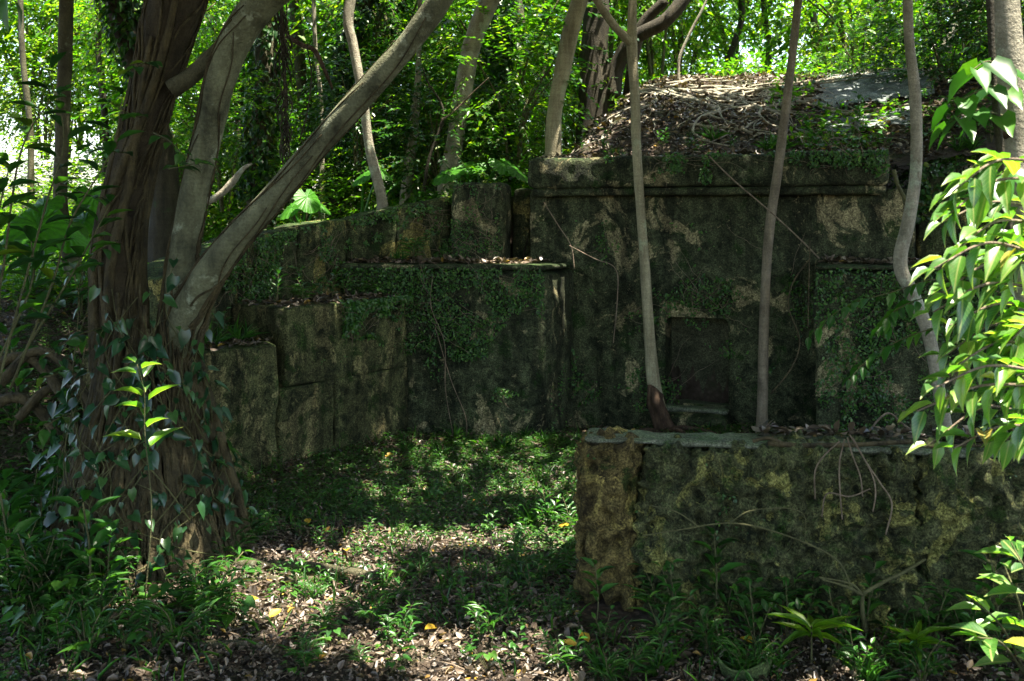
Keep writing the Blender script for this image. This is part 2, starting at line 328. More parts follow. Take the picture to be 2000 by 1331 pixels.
# ------------------------------------------------------------------ masonry
def rock(name, base4, z0, z1, mat, parent, amp=.012, res=.05, rnd=.02, seed=0, fr=3., style='fbm', snap=None, cut=None):
    b = np.array([np.array(p, float)[:2] for p in base4]); z0 = np.broadcast_to(z0, 4); z1 = np.broadcast_to(z1, 4)
    lx = np.linalg.norm(b[1]-b[0]); ly = np.linalg.norm(b[3]-b[0]); lz = float(np.mean(z1-z0))
    n = [max(2, int(round(l/res))) for l in (lx, ly, lz)]
    Q, Fq, off = [], [], 0
    for ax in range(3):
        o = [k for k in range(3) if k != ax]; A, B = np.meshgrid(np.arange(n[o[0]]+1), np.arange(n[o[1]]+1), indexing='ij')
        for sgn in (0, 1):
            q = np.zeros((A.size, 3), int); q[:, o[0]] = A.ravel(); q[:, o[1]] = B.ravel(); q[:, ax] = sgn*n[ax]
            w = n[o[1]]+1; i = (np.arange(n[o[0]])[:, None]*w+np.arange(n[o[1]])[None]).ravel()
            f = np.stack([i, i+w, i+w+1, i+1], 1)
            if (sgn == 0) ^ (ax == 1): f = f[:, ::-1]
            Q.append(q); Fq.append(f+off); off += len(q)
    Q = np.concatenate(Q); Fq = np.concatenate(Fq); Q, inv = np.unique(Q, axis=0, return_inverse=True); Fq = inv.reshape(-1)[Fq]
    q = Q/np.array(n)
    if snap:
        for ax, vals in snap.items():
            ks = [round(v_*n[ax])/n[ax] for v_ in vals]; q[:, ax] = np.interp(q[:, ax], [0]+ks+[1], [0]+list(vals)+[1])
    if cut is not None: Fq = Fq[~cut(q[Fq].mean(1))]
    u, v, w = q.T
    wts = np.stack([(1-u)*(1-v), u*(1-v), u*v, (1-u)*v], 1); xy = wts@b; zb = wts@z0; zt = wts@z1
    p = np.column_stack([xy, zb*(1-w)+zt*w])
    ex = nrm(np.append(b[1]-b[0], 0)); ey = nrm(np.append(b[3]-b[0], 0)); c = q*2-1
    dist = (1-np.abs(c))*np.array([lx, ly, lz])/2; wgt = np.exp(-dist/max(rnd, .01))*np.sign(c); 
    e = np.exp(-dist/max(rnd, .004)); N = nrm(wgt[:, :1]*ex+wgt[:, 1:2]*ey+wgt[:, 2:]*np.array([0, 0, 1.])+1e-6)
    k = np.sort(e, 1)[:, ::-1]; pull = rnd*(k[:, 1]+.7*k[:, 2])
    if style == 'coral':
        a = fbm(p*fr*.8, 3, seed); bl = np.clip(worley(p*np.array([9, 9, 9.])+.6*fbm(p*4, 2, seed+3)[:, None], seed), 0, 1); pit = worley(p*17+fbm(p*7, 2, 5)[:, None], seed+7)
        h = amp*(1.5*a-1.1*bl-1.0*np.clip(worley(p*21+.5*fbm(p*9, 2, seed+6)[:, None], seed+11), 0, 1)+1.05-2.6*np.clip(.42-pit, 0, 1)+.9*fbm(p*26, 1, seed+4))
    elif style == 'pits':
        s = p*np.array([11, 11, 7.])+.9*fbm(p*5, 3, seed+3)[:, None]; pit = worley(s, seed+7)
        h = amp*(1.6*fbm(p*fr, 3, seed)-4.4*np.clip(.46-pit, 0, 1)+.9*fbm(p*24, 1, seed+4))
    else:
        h = amp*(1.3*fbm(p*fr, 3, seed)+.7*fbm(p*fr*3.4, 1, seed+5)-1.6*np.clip(fbm(p*fr*1.7, 3, seed+9)-.32, 0, 1))
    V = p+N*(h-pull)[:, None]
    return mk(name, V, [Fq], mat, parent)

tomb = empty('stone_tomb', (*tp(1.0, 0), 0), 'mossy stone tomb front with heavy projecting lintel slab and small square sealed doorway', 'tomb')
D0, D1, DZ0, DZ1 = .764, 1.274, .266, .965
def fac(t0, t1, z0, z1, d0, d1, name, mat, **k):
    return rock(name, [tp(t0, d1), tp(t1, d1), tp(t1, d0), tp(t0, d0)], z0, z1, mat, tomb, **k)
TU = lambda t: (t+.42)/3.08
ZU = lambda z: (z+.1)/2.1
fac(-.42, 2.66, -.1, 2.0, -.34, 0, 'facade_wall', M['plaster'], res=.028, rnd=.012, seed=11, snap={0: [TU(D0), TU(D1)], 2: [ZU(DZ0), ZU(DZ1)]},
    cut=lambda c: (c[:, 0] > TU(D0)) & (c[:, 0] < TU(D1)) & (c[:, 2] > ZU(DZ0)) & (c[:, 2] < ZU(DZ1)) & (c[:, 1] < .01))
def quad(a, b, c, d, n=24):
    u, v = np.meshgrid(np.linspace(0, 1, n), np.linspace(0, 1, n)); u = u.ravel()[:, None]; v = v.ravel()[:, None]; a, b, c, d = map(np.array, (a, b, c, d))
    p = a*(1-u)*(1-v)+b*u*(1-v)+c*u*v+d*(1-u)*v; p = p+.006*fbm(p*9, 3, 4)[:, None]; i = (np.arange(n-1)[:, None]*n+np.arange(n-1)[None]).ravel(); return p, [np.stack([i, i+1, i+n+1, i+n], 1)]
e1, e2, dz = -.30, .012, .012
V, Fs = join([quad(tp(D0, e1, DZ0), tp(D0, e2, DZ0), tp(D0, e2, DZ1), tp(D0, e1, DZ1)), quad(tp(D1, e1, DZ0), tp(D1, e2, DZ0), tp(D1, e2, DZ1), tp(D1, e1, DZ1)), quad(tp(D0, e1, DZ1), tp(D1, e1, DZ1), tp(D1, e2, DZ1), tp(D0, e2, DZ1))])
mk('door_jamb', V, Fs, M['plaster'], tomb)
# corner fillets of the opening
for cx_, sx_ in ((D0, 1), (D1, -1)):
    pts2 = [(cx_-sx_*.004, DZ1+.004)]+[(cx_+sx_*(.055-.055*math.cos(a)), DZ1-.055+.055*math.sin(a)) for a in np.linspace(0, pi/2, 7)]
    fr_v = np.array([tp(a, .004, b) for a, b in pts2]+[tp(a, -.27, b) for a, b in pts2]); m_ = len(pts2)
    mk('door_corner', fr_v, [np.array([[0, k, k+1] for k in range(1, m_-1)]), np.array([[k, k+1, k+1+m_, k+m_] for k in range(1, m_-1)])], M['plaster'], tomb)
fac(D0-.02, D1+.02, DZ0-.03, DZ1+.03, -.335, -.265, 'door_slab', M['slab'], res=.02, amp=.008, rnd=.003, seed=15)
fac(D0-.04, D1+.03, .02, .215, .012, .22, 'doorstep', M['plaster'], res=.025, amp=.012, rnd=.03, seed=18)
fac(D0-.01, D1+.01, .2, .25, -.26, .10, 'door_sill', M['cap'], res=.025, amp=.008, rnd=.015, seed=19)
cor = fac(-.375, 2.475, 2.025, 2.275, -.36, .19, 'cornice', M['plaster'], res=.028, amp=.012, rnd=.018, seed=21)
fac(-.36, 2.46, 1.957, 2.022, -.36, .15, 'cornice_moulding', M['plaster'], res=.028, amp=.008, rnd=.012, seed=22)
fac(2.67, 5.4, -.1, 2.12, -.42, -.08, 'end_wall', M['wall'], res=.04, amp=.02, rnd=.03, seed=23)
fac(-.62, -.43, -.1, 2.03, -.48, -.12, 'recessed_wall', M['wall'], res=.03, amp=.012, rnd=.02, seed=24)

def world4(*pts): return [np.array(p) for p in pts]
sl_ = empty('stone_block', (-.3, 8.2, 0), 'tall ivy-covered stone block with flat slab top left of the tomb doorway', 'stone block')
rock('block_body', [(-1.42, 8.27), (.262, 7.97), (.56, 8.52), (-1.42, 8.75)], -.1, 1.345, M['plaster'], sl_, res=.03, amp=.016, rnd=.025, seed=31)
rock('coping_slab', [(-1.43, 8.245), (.272, 7.945), (.575, 8.5), (-1.43, 8.74)], 1.35, 1.395, M['plaster'], sl_, res=.03, amp=.010, rnd=.012, seed=32)
lo = empty('stone_block', (-1.3, 7.6, 0), 'lower stone block with mossy top stepping down in front of the ivy-covered block', 'stone block')
A = np.array([-.855, 8.155]); dL = np.array([-.6, -.8]); bk = np.array([-.8, .6])
def lowq(s0, s1, th=.62): return [A+dL*s1, A+dL*s0, A+dL*s0+bk*th, A+dL*s1+bk*th]
rock('upper_stone', lowq(0, .62), .56, 1.12, M['wallb'], lo, res=.028, amp=.012, rnd=.005, seed=33)
rock('upper_stone', lowq(.63, 1.28), .56, 1.13, M['wallb'], lo, res=.028, amp=.012, rnd=.005, seed=33)
rock('lower_stone', lowq(-.005, .8, .6), -.1, .557, M['wallb'], lo, res=.028, amp=.012, rnd=.004, seed=33)
rock('lower_stone', lowq(.81, 1.32, .6), -.1, .557, M['wallb'], lo, res=.028, amp=.012, rnd=.004, seed=33)
st = empty('stone_block', (-2.1, 6.9, 0), 'lowest stone block with grass on top, beside the vine-wrapped fig trunk', 'stone block')
rock('block_body', lowq(1.34, 2.5, .6), -.1, .885, M['wallb'], st, res=.026, amp=.016, rnd=.012, seed=37)
wg = empty('wing_wall', (-1.5, 8.4, 0), 'long dark retaining wall sloping down to the left behind the stepped blocks', 'wall')
WP = [(-.545, 8.78), (-1.0, 8.62), (-1.40, 8.46), (-1.75, 8.1), (-2.03, 7.75), (-2.24, 7.2), (-2.4, 6.75)]; WZ = [1.955, 1.87, 1.765, 1.70, 1.62, 1.50, 1.36]
for i in range(len(WP)-1):
    a, b = np.array(WP[i+1]), np.array(WP[i]); e = nrm(b-a)*.001; n_ = np.array([-(b-a)[1], (b-a)[0]]); n_ = n_/np.linalg.norm(n_)*.34
    rock('wall_stone', [a+e, b-e, b-e+n_, a+e+n_], -.1, [WZ[i+1], WZ[i], WZ[i], WZ[i+1]], M['wall'], wg, res=.03, amp=.014, rnd=.008, seed=40+i)
pl = empty('stone_pillar', (-.3, 8.6, 0), 'square mossy stone pillar at the left end of the lintel slab', 'pillar')
rock('pillar_shaft', [(-.525, 8.62), (-.085, 8.52), (-.0, 8.8), (-.52, 8.95)], -.1, 2.075, M['plaster'], pl, res=.03, amp=.014, rnd=.02, seed=50)
rs = empty('stone_block', (2.9, 7.2, 0), 'ivy-covered stone block to the right of the tomb doorway, behind the bent tree', 'stone block')
a0 = np.array([2.19, 7.2]); eR = nrm(np.array([.975, -.22]))
rock('block_body', [a0, a0+eR*1.75, a0+eR*1.75+[.25, .7], a0+[.235, .66]], -.1, 1.395, M['plaster'], rs, res=.03, amp=.016, rnd=.025, seed=52)
rock('coping_slab', [a0+[-.012, -.02], a0+eR*1.77+[0, -.02], a0+eR*1.77+[.26, .7], a0+[.23, .66]], 1.4, 1.44, M['plaster'], rs, res=.03, amp=.01, rnd=.012, seed=53)
lw = empty('low_wall', (1.4, 4.5, 0), 'low wall of pitted coral limestone with a mortar cap in the foreground', 'wall')
rock('corner_stone', [(.275, 4.60), (.582, 4.50), (.66, 4.82), (.345, 4.83)], -.1, [.745, .752, .752, .745], M['coralb'], lw, amp=.040, res=.0095, rnd=.035, seed=60, fr=5., style='pits')
rock('wall_stone', [(.588, 4.505), (1.762, 4.315), (1.81, 4.66), (.63, 4.82)], -.1, .750, M['coral'], lw, amp=.042, res=.0085, rnd=.02, seed=61, fr=4., style='coral')
rock('wall_stone', [(1.778, 4.30), (3.3, 4.06), (3.36, 4.4), (1.83, 4.655)], -.1, .745, M['coral'], lw, amp=.042, res=.013, rnd=.03, seed=62, fr=4., style='coral')
rock('mortar_cap', [(.325, 4.605), (3.3, 4.072), (3.36, 4.4), (.37, 4.82)], .74, .772, M['cap'], lw, amp=.009, res=.012, rnd=.014, seed=63, fr=6.)
# bare plaster showing through the litter of the mound
def plaster_patch(t0, t1, b0, b1, seed, parent):
    tt, bb = np.meshgrid(np.linspace(t0, t1, 46), np.linspace(b0, b1, 46)); xy = O_+U_*tt[..., None]-V_*bb[..., None]
    Z = mound_z(xy[..., 0], xy[..., 1])+.035; V = np.dstack([xy, Z]).reshape(-1, 3)
    du = (tt-(t0+t1)/2)/(t1-t0)*2; dv = (bb-(b0+b1)/2)/(b1-b0)*2
    k = (np.maximum(np.abs(du), np.abs(dv))+.28*fbm(np.dstack([tt*3, bb*3, 0*tt+seed]), 3, seed) < .85).ravel(); n = 46
    i = (np.arange(n-1)[:, None]*n+np.arange(n-1)[None]); Fq = np.stack([i, i+1, i+n+1, i+n], -1).reshape(-1, 4); Fq = Fq[k[Fq].all(1)]
    return mk('bare_plaster', V, [Fq], M['slate'], parent)
plaster_patch(1.8, 2.95, 1.5, 3.1, 1, tomb); plaster_patch(1.95, 2.8, .95, 1.4, 2, tomb)

# ------------------------------------------------------------------ trees
TREES = []    # (empty, crown anchor)
def pathpx(pts): return np.array([P(x, y, Y) for x, y, w, Y in pts]), np.array([w*Y/F/2*(.88 if 6 < Y < 8.4 else 1) for x, y, w, Y in pts])
def tree(pts, label, mat, sides=12, bump=.16, freq=7, top=6.0, root=None, name='tree', seg=9, limbs=3, seed=0, group=None, toground=True, flare=1.5):
    """pts from the ground up: (x px, y px, width px, distance)"""
    p, r = pathpx(pts)
    if toground:
        zg = float(surf(p[0][0], p[0][1]))-.05
        if p[0][2] > zg+.06: p = np.vstack([[p[0][0]+(p[0][0]-p[1][0])*.1, p[0][1], zg], p]); r = np.append(r[0]*flare, r)
    d = nrm(p[-1]-p[-2]); d = nrm(d+np.array([0, 0, .5])); q = p[-1]; rr = r[-1]; rd = random.Random(seed)
    while q[2] < top:
        q = q+d*.6; rr *= .9; p = np.vstack([p, q]); r = np.append(r, rr); d = nrm(d+np.array([rd.uniform(-.12, .12), rd.uniform(-.12, .12), .1]))
    e = empty(name, (p[0][0], p[0][1], p[0][2]+.05), label, 'tree', group)
    parts = [ptube(p, r, len(p)*seg, sides, bump=bump, freq=freq, seed=seed)]
    for k in range(limbs):
        az = rd.uniform(0, 2*pi); st_ = p[-1-rd.randint(0, 1)]; L = rd.uniform(1.2, 2.2); v = np.array([math.cos(az), math.sin(az), .45])
        parts.append(ptube([st_, st_+v*L*.5+[0, 0, .1], st_+v*L+[0, 0, .45]], [rr*.7, rr*.45, rr*.15], 10, 6))
    V, Fs = join(parts); mk('trunk', V, Fs, mat, e); TREES.append([e, p[-1]]); return e, p, r

random.seed(3)
# the fig: three stems on one fused base
fig = empty('fig_tree', (*P(300, 1085, 5.25)[:2], 0), 'big fig tree with three stems, its base wrapped in a basket of aerial roots', 'tree')
YF = 5.3
base_p = np.array([P(290, 1180, YF), P(290, 1085, YF), P(285, 980, YF), P(278, 860, YF), P(270, 760, YF), P(262, 690, YF)]); base_r = np.array([.53, .43, .34, .27, .22, .15])
stemA = [(255, 900, 150, YF), (238, 740, 112, YF), (230, 600, 104, YF), (232, 470, 96, YF+.05), (258, 330, 84, YF+.1), (295, 190, 88, YF+.1), (325, 70, 104, YF+.1), (350, -20, 118, YF+.1), (400, -200, 100, YF)]
stemB = [(325, 900, 120, YF), (335, 740, 80, YF), (345, 600, 68, YF), (362, 470, 62, YF-.02), (386, 350, 62, YF-.05), (410, 250, 62, YF-.05), (430, 160, 68, YF-.1), (462, 75, 74, YF-.1), (515, 0, 80, YF-.15), (570, -50, 84, YF-.2), (700, -170, 70, YF-.3)]
stemC = [(330, 800, 110, YF), (345, 690, 84, YF-.03), (378, 590, 74, YF-.1), (440, 492, 62, YF-.2), (530, 390, 56, YF-.3), (620, 285, 55, YF-.4), (710, 185, 54, YF-.5), (790, 95, 52, YF-.6), (860, 0, 54, YF-.7), (960, -160, 50, YF-.9)]
stems = []
for s, kk in ((stemA, .92), (stemB, .88), (stemC, .88)): q_ = pathpx(s); stems.append((q_[0], q_[1]*kk))
bb = ptube(base_p, base_r*.92, 60, 44, bump=.08, freq=6, seed=2)
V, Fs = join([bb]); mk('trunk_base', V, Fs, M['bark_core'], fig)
for i, (p, r) in enumerate(stems):
    V, Fs = join([ptube(p, r, 90, 20, bump=.12 if i == 0 else .11, freq=8, seed=20+i)]+[ptube([p[-1], p[-1]+[dx*.5, dy*.5, .5], p[-1]+[dx, dy, 1.4]], [r[-1]*.7, r[-1]*.5, .02], 10, 7) for dx, dy in (((-1, .6), (.9, .7), (.3, -1.1)) if i < 2 else ((1.2, .6), (1, -.7), (.7, .1)))])
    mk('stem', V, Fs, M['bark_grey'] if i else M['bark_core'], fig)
    TREES.append([fig, p[-1]+[0, 0, .8]])
# small side limb between stems
V, Fs = ptube([P(335, 175, YF), P(375, 148, YF), P(410, 112, YF), P(450, 70, YF+.1)], [.055, .045, .04, .03], 14, 9, bump=.1); mk('side_limb', V, Fs, M['bark_fig'], fig)
def on_stem(p, r, s, th, k=1.03):
    """point on a stem's skin: s 0..1 along it, th round it"""
    n = len(p); x = s*(n-1); i = min(int(x), n-2); f = x-i; c = p[i]*(1-f)+p[i+1]*f; rr = r[i]*(1-f)+r[i+1]*f; T = nrm(p[i+1]-p[i])
    a = nrm(np.cross(T, [0, 1, .1])); b = np.cross(T, a); return c+(a*math.cos(th)+b*math.sin(th))*rr*k
rd = random.Random(8)
smA = (smooth_path(stems[0][0], 60), np.interp(np.linspace(0, 1, 60), np.linspace(0, 1, len(stems[0][1])), stems[0][1]))
smC = (smooth_path(stems[2][0], 60), np.interp(np.linspace(0, 1, 60), np.linspace(0, 1, len(stems[2][1])), stems[2][1]))
smB = (smooth_path(stems[1][0], 60), np.interp(np.linspace(0, 1, 60), np.linspace(0, 1, len(stems[1][1])), stems[1][1]))
def ground_tail(q, out):
    c = np.array([base_p[0][0], base_p[0][1]]); d = q[:2]-c; d = d/max(np.linalg.norm(d), 1e-6); res = []
    for k, f in enumerate((.25, .5, .75, 1.0)):
        z = q[2]*(1-f); rr = np.linalg.norm(q[:2]-c)*(1-f)+out*f; res.append(np.array([c[0]+d[0]*rr, c[1]+d[1]*rr, z-.02*(f == 1)]))
    return res
nr = 0
for sm, cnt, smin, smax in ((smA, 52, .02, 1.0), (smC, 16, .0, .40), (smB, 11, .0, .30)):
    for k in range(cnt):
        th = rd.uniform(0, 2*pi) if rd.random() < .25 else rd.uniform(pi*1.0, pi*2.0)
        lo_, hi_ = smin+rd.uniform(0, .12), rd.uniform(.45, 1)*smax
        tw = rd.choice((-1, 1))*rd.uniform(.15, 1.6); n = 16; pts = []
        for j in range(n):
            f = j/(n-1); s = hi_+(lo_-hi_)*f; pts.append(on_stem(*sm, s, th+tw*f+.22*math.sin(f*9+k), 1.0+.05*rd.random()))
        rt = rd.choice((.006, .009, .012, .016, .024))
        if rd.random() < .62: pts += ground_tail(pts[-1], rd.uniform(.42, .56)); 
        V, Fs = ptube(pts, [rt*.6, rt, rt*1.1, rt*1.25], len(pts)*3, 6, bump=.25, freq=14, seed=k); mk('aerial_root', V, Fs, M['bark_root'], fig); nr += 1
for k in range(66):      # root basket round the base
    th = rd.uniform(-pi*.98, pi*.12) if k < 58 else rd.uniform(0, 2*pi); z0 = rd.uniform(.55, 1.35); tw = rd.uniform(-.35, .35); pts = []
    for j in range(9):
        f = j/8; z = z0*(1-f)-.03*f; rr = np.interp(z, [0, .27, .58, .85, 1.3], [.50, .42, .33, .26, .19])*(1.0+.05*rd.random())*(1+.18*(f > .95)); a = th+tw*f+.06*math.sin(7*f+k)
        pts.append([base_p[1][0]+math.cos(a)*rr, base_p[1][1]+math.sin(a)*rr, z])
    rt = rd.choice((.008, .012, .016, .022)); V, Fs = ptube(pts, [rt*.6, rt, rt*1.3, rt*1.4], 30, 7, bump=.3, freq=12, seed=k+90)
    if nr < 100: mk('aerial_root', V, Fs, M['bark_root'], fig); nr += 1
    else: rest = globals().setdefault('REST', []); rest.append((V, Fs))
for k in range(330):
    sm, smax = ((smA, 1.0), (smA, 1.0), (smC, .42), (smB, .35))[k % 4]; th = rd.uniform(pi*.95, pi*2.05); lo_ = rd.uniform(0, .6)*smax; hi_ = min(smax, lo_+rd.uniform(.15, .5)*smax); tw = rd.uniform(-1.8, 1.8)
    pts = [on_stem(*sm, hi_+(lo_-hi_)*j/9, th+tw*j/9+.15*math.sin(j+k), 1.02+.09*rd.random()) for j in range(10)]; rt = rd.uniform(.003, .009)
    REST.append(ptube(pts, [rt*.7, rt, rt], 26, 5, bump=.2, freq=14, seed=k))
for k in range(260):
    th = rd.uniform(-pi*1.02, pi*.06); z0 = rd.uniform(.3, 1.45)**1.0; tw = rd.uniform(-.45, .45); pts = []
    for j in range(9):
        f = j/8; z = z0*(1-f)-.03*f; rr = np.interp(z, [0, .27, .58, .85, 1.3], [.50, .42, .33, .26, .19])*(1.04+.06*rd.random()); a = th+tw*f+.08*math.sin(6*f+k); pts.append([base_p[1][0]+math.cos(a)*rr, base_p[1][1]+math.sin(a)*rr, z])
    rq = rd.choice((.005, .008, .011, .015)); REST.append(ptube(pts, [rq*.6, rq, rq*1.2], 26, 5, bump=.3, freq=12, seed=k))
for k in range(22):
    th = rd.uniform(pi*.9, pi*2.1); sm = smB if k < 14 else smC; s0 = rd.uniform(.1, .5); s1 = s0+rd.uniform(.25, .5); tw = rd.uniform(-2.5, 2.5)
    pts = [on_stem(*sm, min(s0+(s1-s0)*j/13, 1), th+tw*j/13+.2*math.sin(j*.8+k), 1.05) for j in range(14)]; REST.append(ptube(pts, [.0035, .0045, .003], 40, 5, bump=.2, freq=14, seed=k))
V, Fs = join(REST); o = mk('fine_root', V, Fs, M['bark_root'], fig); o['kind'] = 'stuff'
for pts, rt in (([(400, 1095), (500, 1112), (620, 1118), (730, 1138), (800, 1165)], .032), ([(470, 1120), (540, 1140), (640, 1142), (700, 1150)], .022), ([(360, 1262), (420, 1266), (500, 1268), (600, 1285)], .02),
                ([(470, 1040), (505, 1010), (560, 985), (590, 940)], .02), ([(430, 1150), (520, 1130), (560, 1160), (650, 1180)], .016)):
    q = []
    for x, y in pts: Yg = EYE*F/(y-HZ); xx = (x-1000)*Yg/F; q.append([xx, Yg, float(gz(xx, Yg))+rt*.55])
    q[-1][2] -= .03; q[0][2] -= .01
    V, Fs = ptube(q, [rt, rt, rt*.8, rt*.3], 40, 8, bump=.35, freq=9, seed=5); mk('surface_root', V, Fs, M['bark_fig'], fig)
for x0, y0, w in ((20, 700, .035), (60, 690, .03), (10, 780, .03), (95, 760, .025)):   # buttress tangle at the left of the fig
    V, Fs = ptube([P(x0-60, y0+60, 5.6), P(x0, y0, 5.7), P(x0+60, y0+15, 5.7), P(x0+120, y0+110, 5.6), P(x0+150, y0+250, 5.5)], [w, w, w*.9, w*.8, w*.7], 30, 8, bump=.3, freq=9); mk('surface_root', V, Fs, M['bark_root'], fig)

tree([(150, 560, 44, 7.6), (135, 480, 36, 7.6), (118, 400, 32, 7.6), (122, 250, 31, 7.6), (127, 120, 31, 7.6), (130, -30, 31, 7.6)], 'straight smooth slim trunk standing alone before the bright clearing', M['bark_fig'], seed=1, top=6.2)
tree([(325, 430, 60, 9.5), (318, 330, 55, 9.5), (290, 190, 52, 9.5), (245, 60, 50, 9.5), (225, -40, 50, 9.5)], 'dark leaning trunk hidden behind the root-wrapped fig stem', M['bark_dark'], seed=2, top=6.5)
tree([(505, 385, 48, 10.5), (512, 250, 44, 10.5), (520, 130, 42, 10.6), (520, -30, 42, 10.7)], 'ivy-clad upright trunk seen between the two fig stems', M['bark_fig'], seed=3, top=6.5)
tree([(745, 385, 20, 8.9), (722, 290, 19, 8.9), (708, 190, 19, 8.9), (690, 90, 19, 8.9), (680, 40, 20, 8.9), (688, -30, 22, 8.9)], 'thin crooked pale stem crossing behind the diagonal fig limb', M['bark_pale'], sides=10, seed=4)
tree([(795, 365, 24, 10.2), (805, 280, 20, 10.2), (815, 180, 15, 10.2), (818, 100, 10, 10.2)], 'short pale lichen-spotted stem right of the diagonal fig limb', M['bark_pale'], sides=10, seed=5, top=5.2)
tree([(878, 345, 38, 9.7), (893, 250, 34, 9.7), (908, 160, 36, 9.7), (925, 80, 38, 9.7), (962, -10, 38, 9.7), (990, -70, 34, 9.7)], 'stout pale grey trunk leaning right above the elephant-ear leaves', M['bark_pale'], seed=6)
tree([(988, 320, 34, 11), (985, 220, 32, 11), (975, 120, 30, 11), (972, -20, 28, 11)], 'dark leaf-draped trunk behind the stout pale leaning one', M['bark_dark'], seed=7, top=6.8)
tree([(1080, 300, 34, 9.2), (1083, 220, 30, 9.2), (1098, 140, 32, 9.2), (1115, 60, 34, 9.2), (1140, -30, 32, 9.2)], 'vine-wrapped trunk standing at the left foot of the mound', M['bark_green'], seed=8)
big, bp, br = tree([(1165, 190, 70, 11.3), (1160, 110, 56, 11.3), (1165, 40, 54, 11.3), (1160, -40, 50, 11.3)], 'dark tree whose pale roots spread across the mound', M['bark_dark'], seed=9, top=7)
V, Fs = ptube([P(1195, 190, 11.2), P(1205, 130, 11.2), P(1240, 75, 11.1), (P(1300, 40, 11)), P(1350, -20, 11)], [.11, .09, .085, .08, .07], 30, 10, bump=.15); mk('limb', V, Fs, M['bark_dark'], big)
V, Fs = ptube([P(1225, 190, 11.4), P(1250, 60, 11.3), P(1300, 0, 11.2)], [.06, .07, .06], 20, 9, bump=.15); mk('limb', V, Fs, M['bark_dark'], big)
fk, fp, fr_ = tree([(1298, 845, 30, 7.9), (1290, 800, 27, 7.9), (1277, 750, 30, 7.9), (1270, 680, 25, 7.9), (1262, 560, 23, 7.9), (1252, 420, 22, 7.9), (1243, 280, 22, 7.9), (1240, 180, 22, 7.9), (1234, 80, 26, 7.9), (1236, -20, 17, 7.9)], 'tall slender forked stem with a knotted reddish foot beside the doorway', M['bark_green'], seed=10)
V, Fs = ptube([P(1233, 85, 7.9), P(1212, 65, 7.85), P(1190, 38, 7.8), P(1165, 0, 7.7), P(1120, -80, 7.5)], [.042, .034, .032, .03, .03], 24, 9, bump=.15); mk('limb', V, Fs, M['bark_green'], fk)
parts = []
for k in range(7):
    a = random.uniform(-.5, .5); parts.append(ptube([P(1268+k*4, 752+3*k, 7.86), P(1272+6*math.sin(k)+k*3, 785, 7.80+.03*math.cos(k)), P(1278+k*4, 815, 7.84), P(1284+k*6, 850, 7.88)], [.02, .034, .028, .02], 18, 8, bump=.4, freq=16, seed=k))
V, Fs = join(parts); mk('knotted_foot', V, Fs, M['bark_red'], fk)
rd = random.Random(4)
for k, (x1, y1) in enumerate(((1210, 850), (1232, 828), (1390, 862), (1430, 850), (1360, 835), (1180, 842))):
    Yb = 7.85-.1*k; zz = float(gz((x1-1000)*Yb/F, Yb)); q = P(1295, 842, 7.9); e_ = np.array([(x1-1000)*Yb/F, Yb, zz]); mid = (q+e_)/2+[0, 0, .05]
    V, Fs = ptube([q, mid, e_], [.022, .015, .007], 16, 6, bump=.3); mk('root', V, Fs, M['bark_red'], fk)
tree([(1487, 860, 30, 7.45), (1489, 800, 23, 7.45), (1491, 680, 21, 7.45), (1495, 560, 22, 7.45), (1503, 450, 22, 7.45), (1517, 350, 21, 7.45), (1530, 250, 20, 7.45), (1546, 120, 18, 7.45), (1562, -30, 17, 7.45)], 'slender brown stem rising straight between the doorway and the right block', M['bark_tan'], seed=11, sides=10)
tree([(1848, 850, 30, 6.4), (1835, 770, 27, 6.4), (1815, 660, 28, 6.4), (1785, 580, 28, 6.4), (1758, 515, 30, 6.4), (1775, 430, 28, 6.4), (1789, 330, 25, 6.4), (1788, 200, 25, 6.4), (1776, 80, 22, 6.4), (1772, -30, 21, 6.4)], 'pale smooth stem with a sharp elbow bend before the right stone block', M['bark_pale'], seed=12, sides=12, bump=.08)
nt_, np_, nr_ = tree([(2120, 1060, 90, 3.3), (2075, 800, 72, 3.3), (2008, 540, 62, 3.3), (1988, 380, 58, 3.3), (1976, 200, 58, 3.3), (1965, 80, 60, 3.3), (1955, -40, 60, 3.3)], 'thick pale trunk at the right edge with climbing sunlit leaves', M['bark_pale'], seed=13, sides=22, bump=.06, name='tree')
V, Fs = ptube([P(1975, 500, 3.25), P(1955, 300, 3.22), P(1940, 150, 3.22), P(1932, -40, 3.22)], [.012, .013, .013, .012], 30, 7, bump=.3); mk('clinging_vine', V, Fs, M['bark_dark'], nt_)
V, Fs = ptube([P(1968, 262, 3.28), P(1950, 245, 3.25), P(1942, 232, 3.22)], [.022, .016, .010], 8, 8, bump=.2); mk('branch_stub', V, Fs, M['bark_red'], nt_)
tree([(1735, 150, 26, 14.5), (1728, 80, 26, 14.5), (1715, -30, 26, 14.5)], 'dark far trunk beyond the bare plaster of the mound', M['bark_dark'], seed=14, sides=9, top=8)
tree([(1820, 150, 16, 12.5), (1845, 90, 15, 12.5), (1875, 30, 15, 12.5), (1900, -30, 15, 12.5)], 'slim pale stem leaning right beyond the bent one', M['bark_pale'], seed=15, sides=9, top=8)
tree([(655, 380, 34, 11.5), (650, 250, 34, 11.5), (668, 120, 32, 11.5), (700, 30, 30, 11.5), (740, -60, 28, 11.5)], 'dark mossy trunk leaning behind the thin crooked stem', M['bark_dark'], seed=16, sides=10, top=7)
tree([(735, 300, 26, 12.5), (742, 180, 28, 12.5), (760, 60, 26, 12.5), (800, -40, 26, 12.5)], 'farthest dark trunk above the middle of the diagonal fig limb', M['bark_dark'], seed=17, sides=9, top=7)
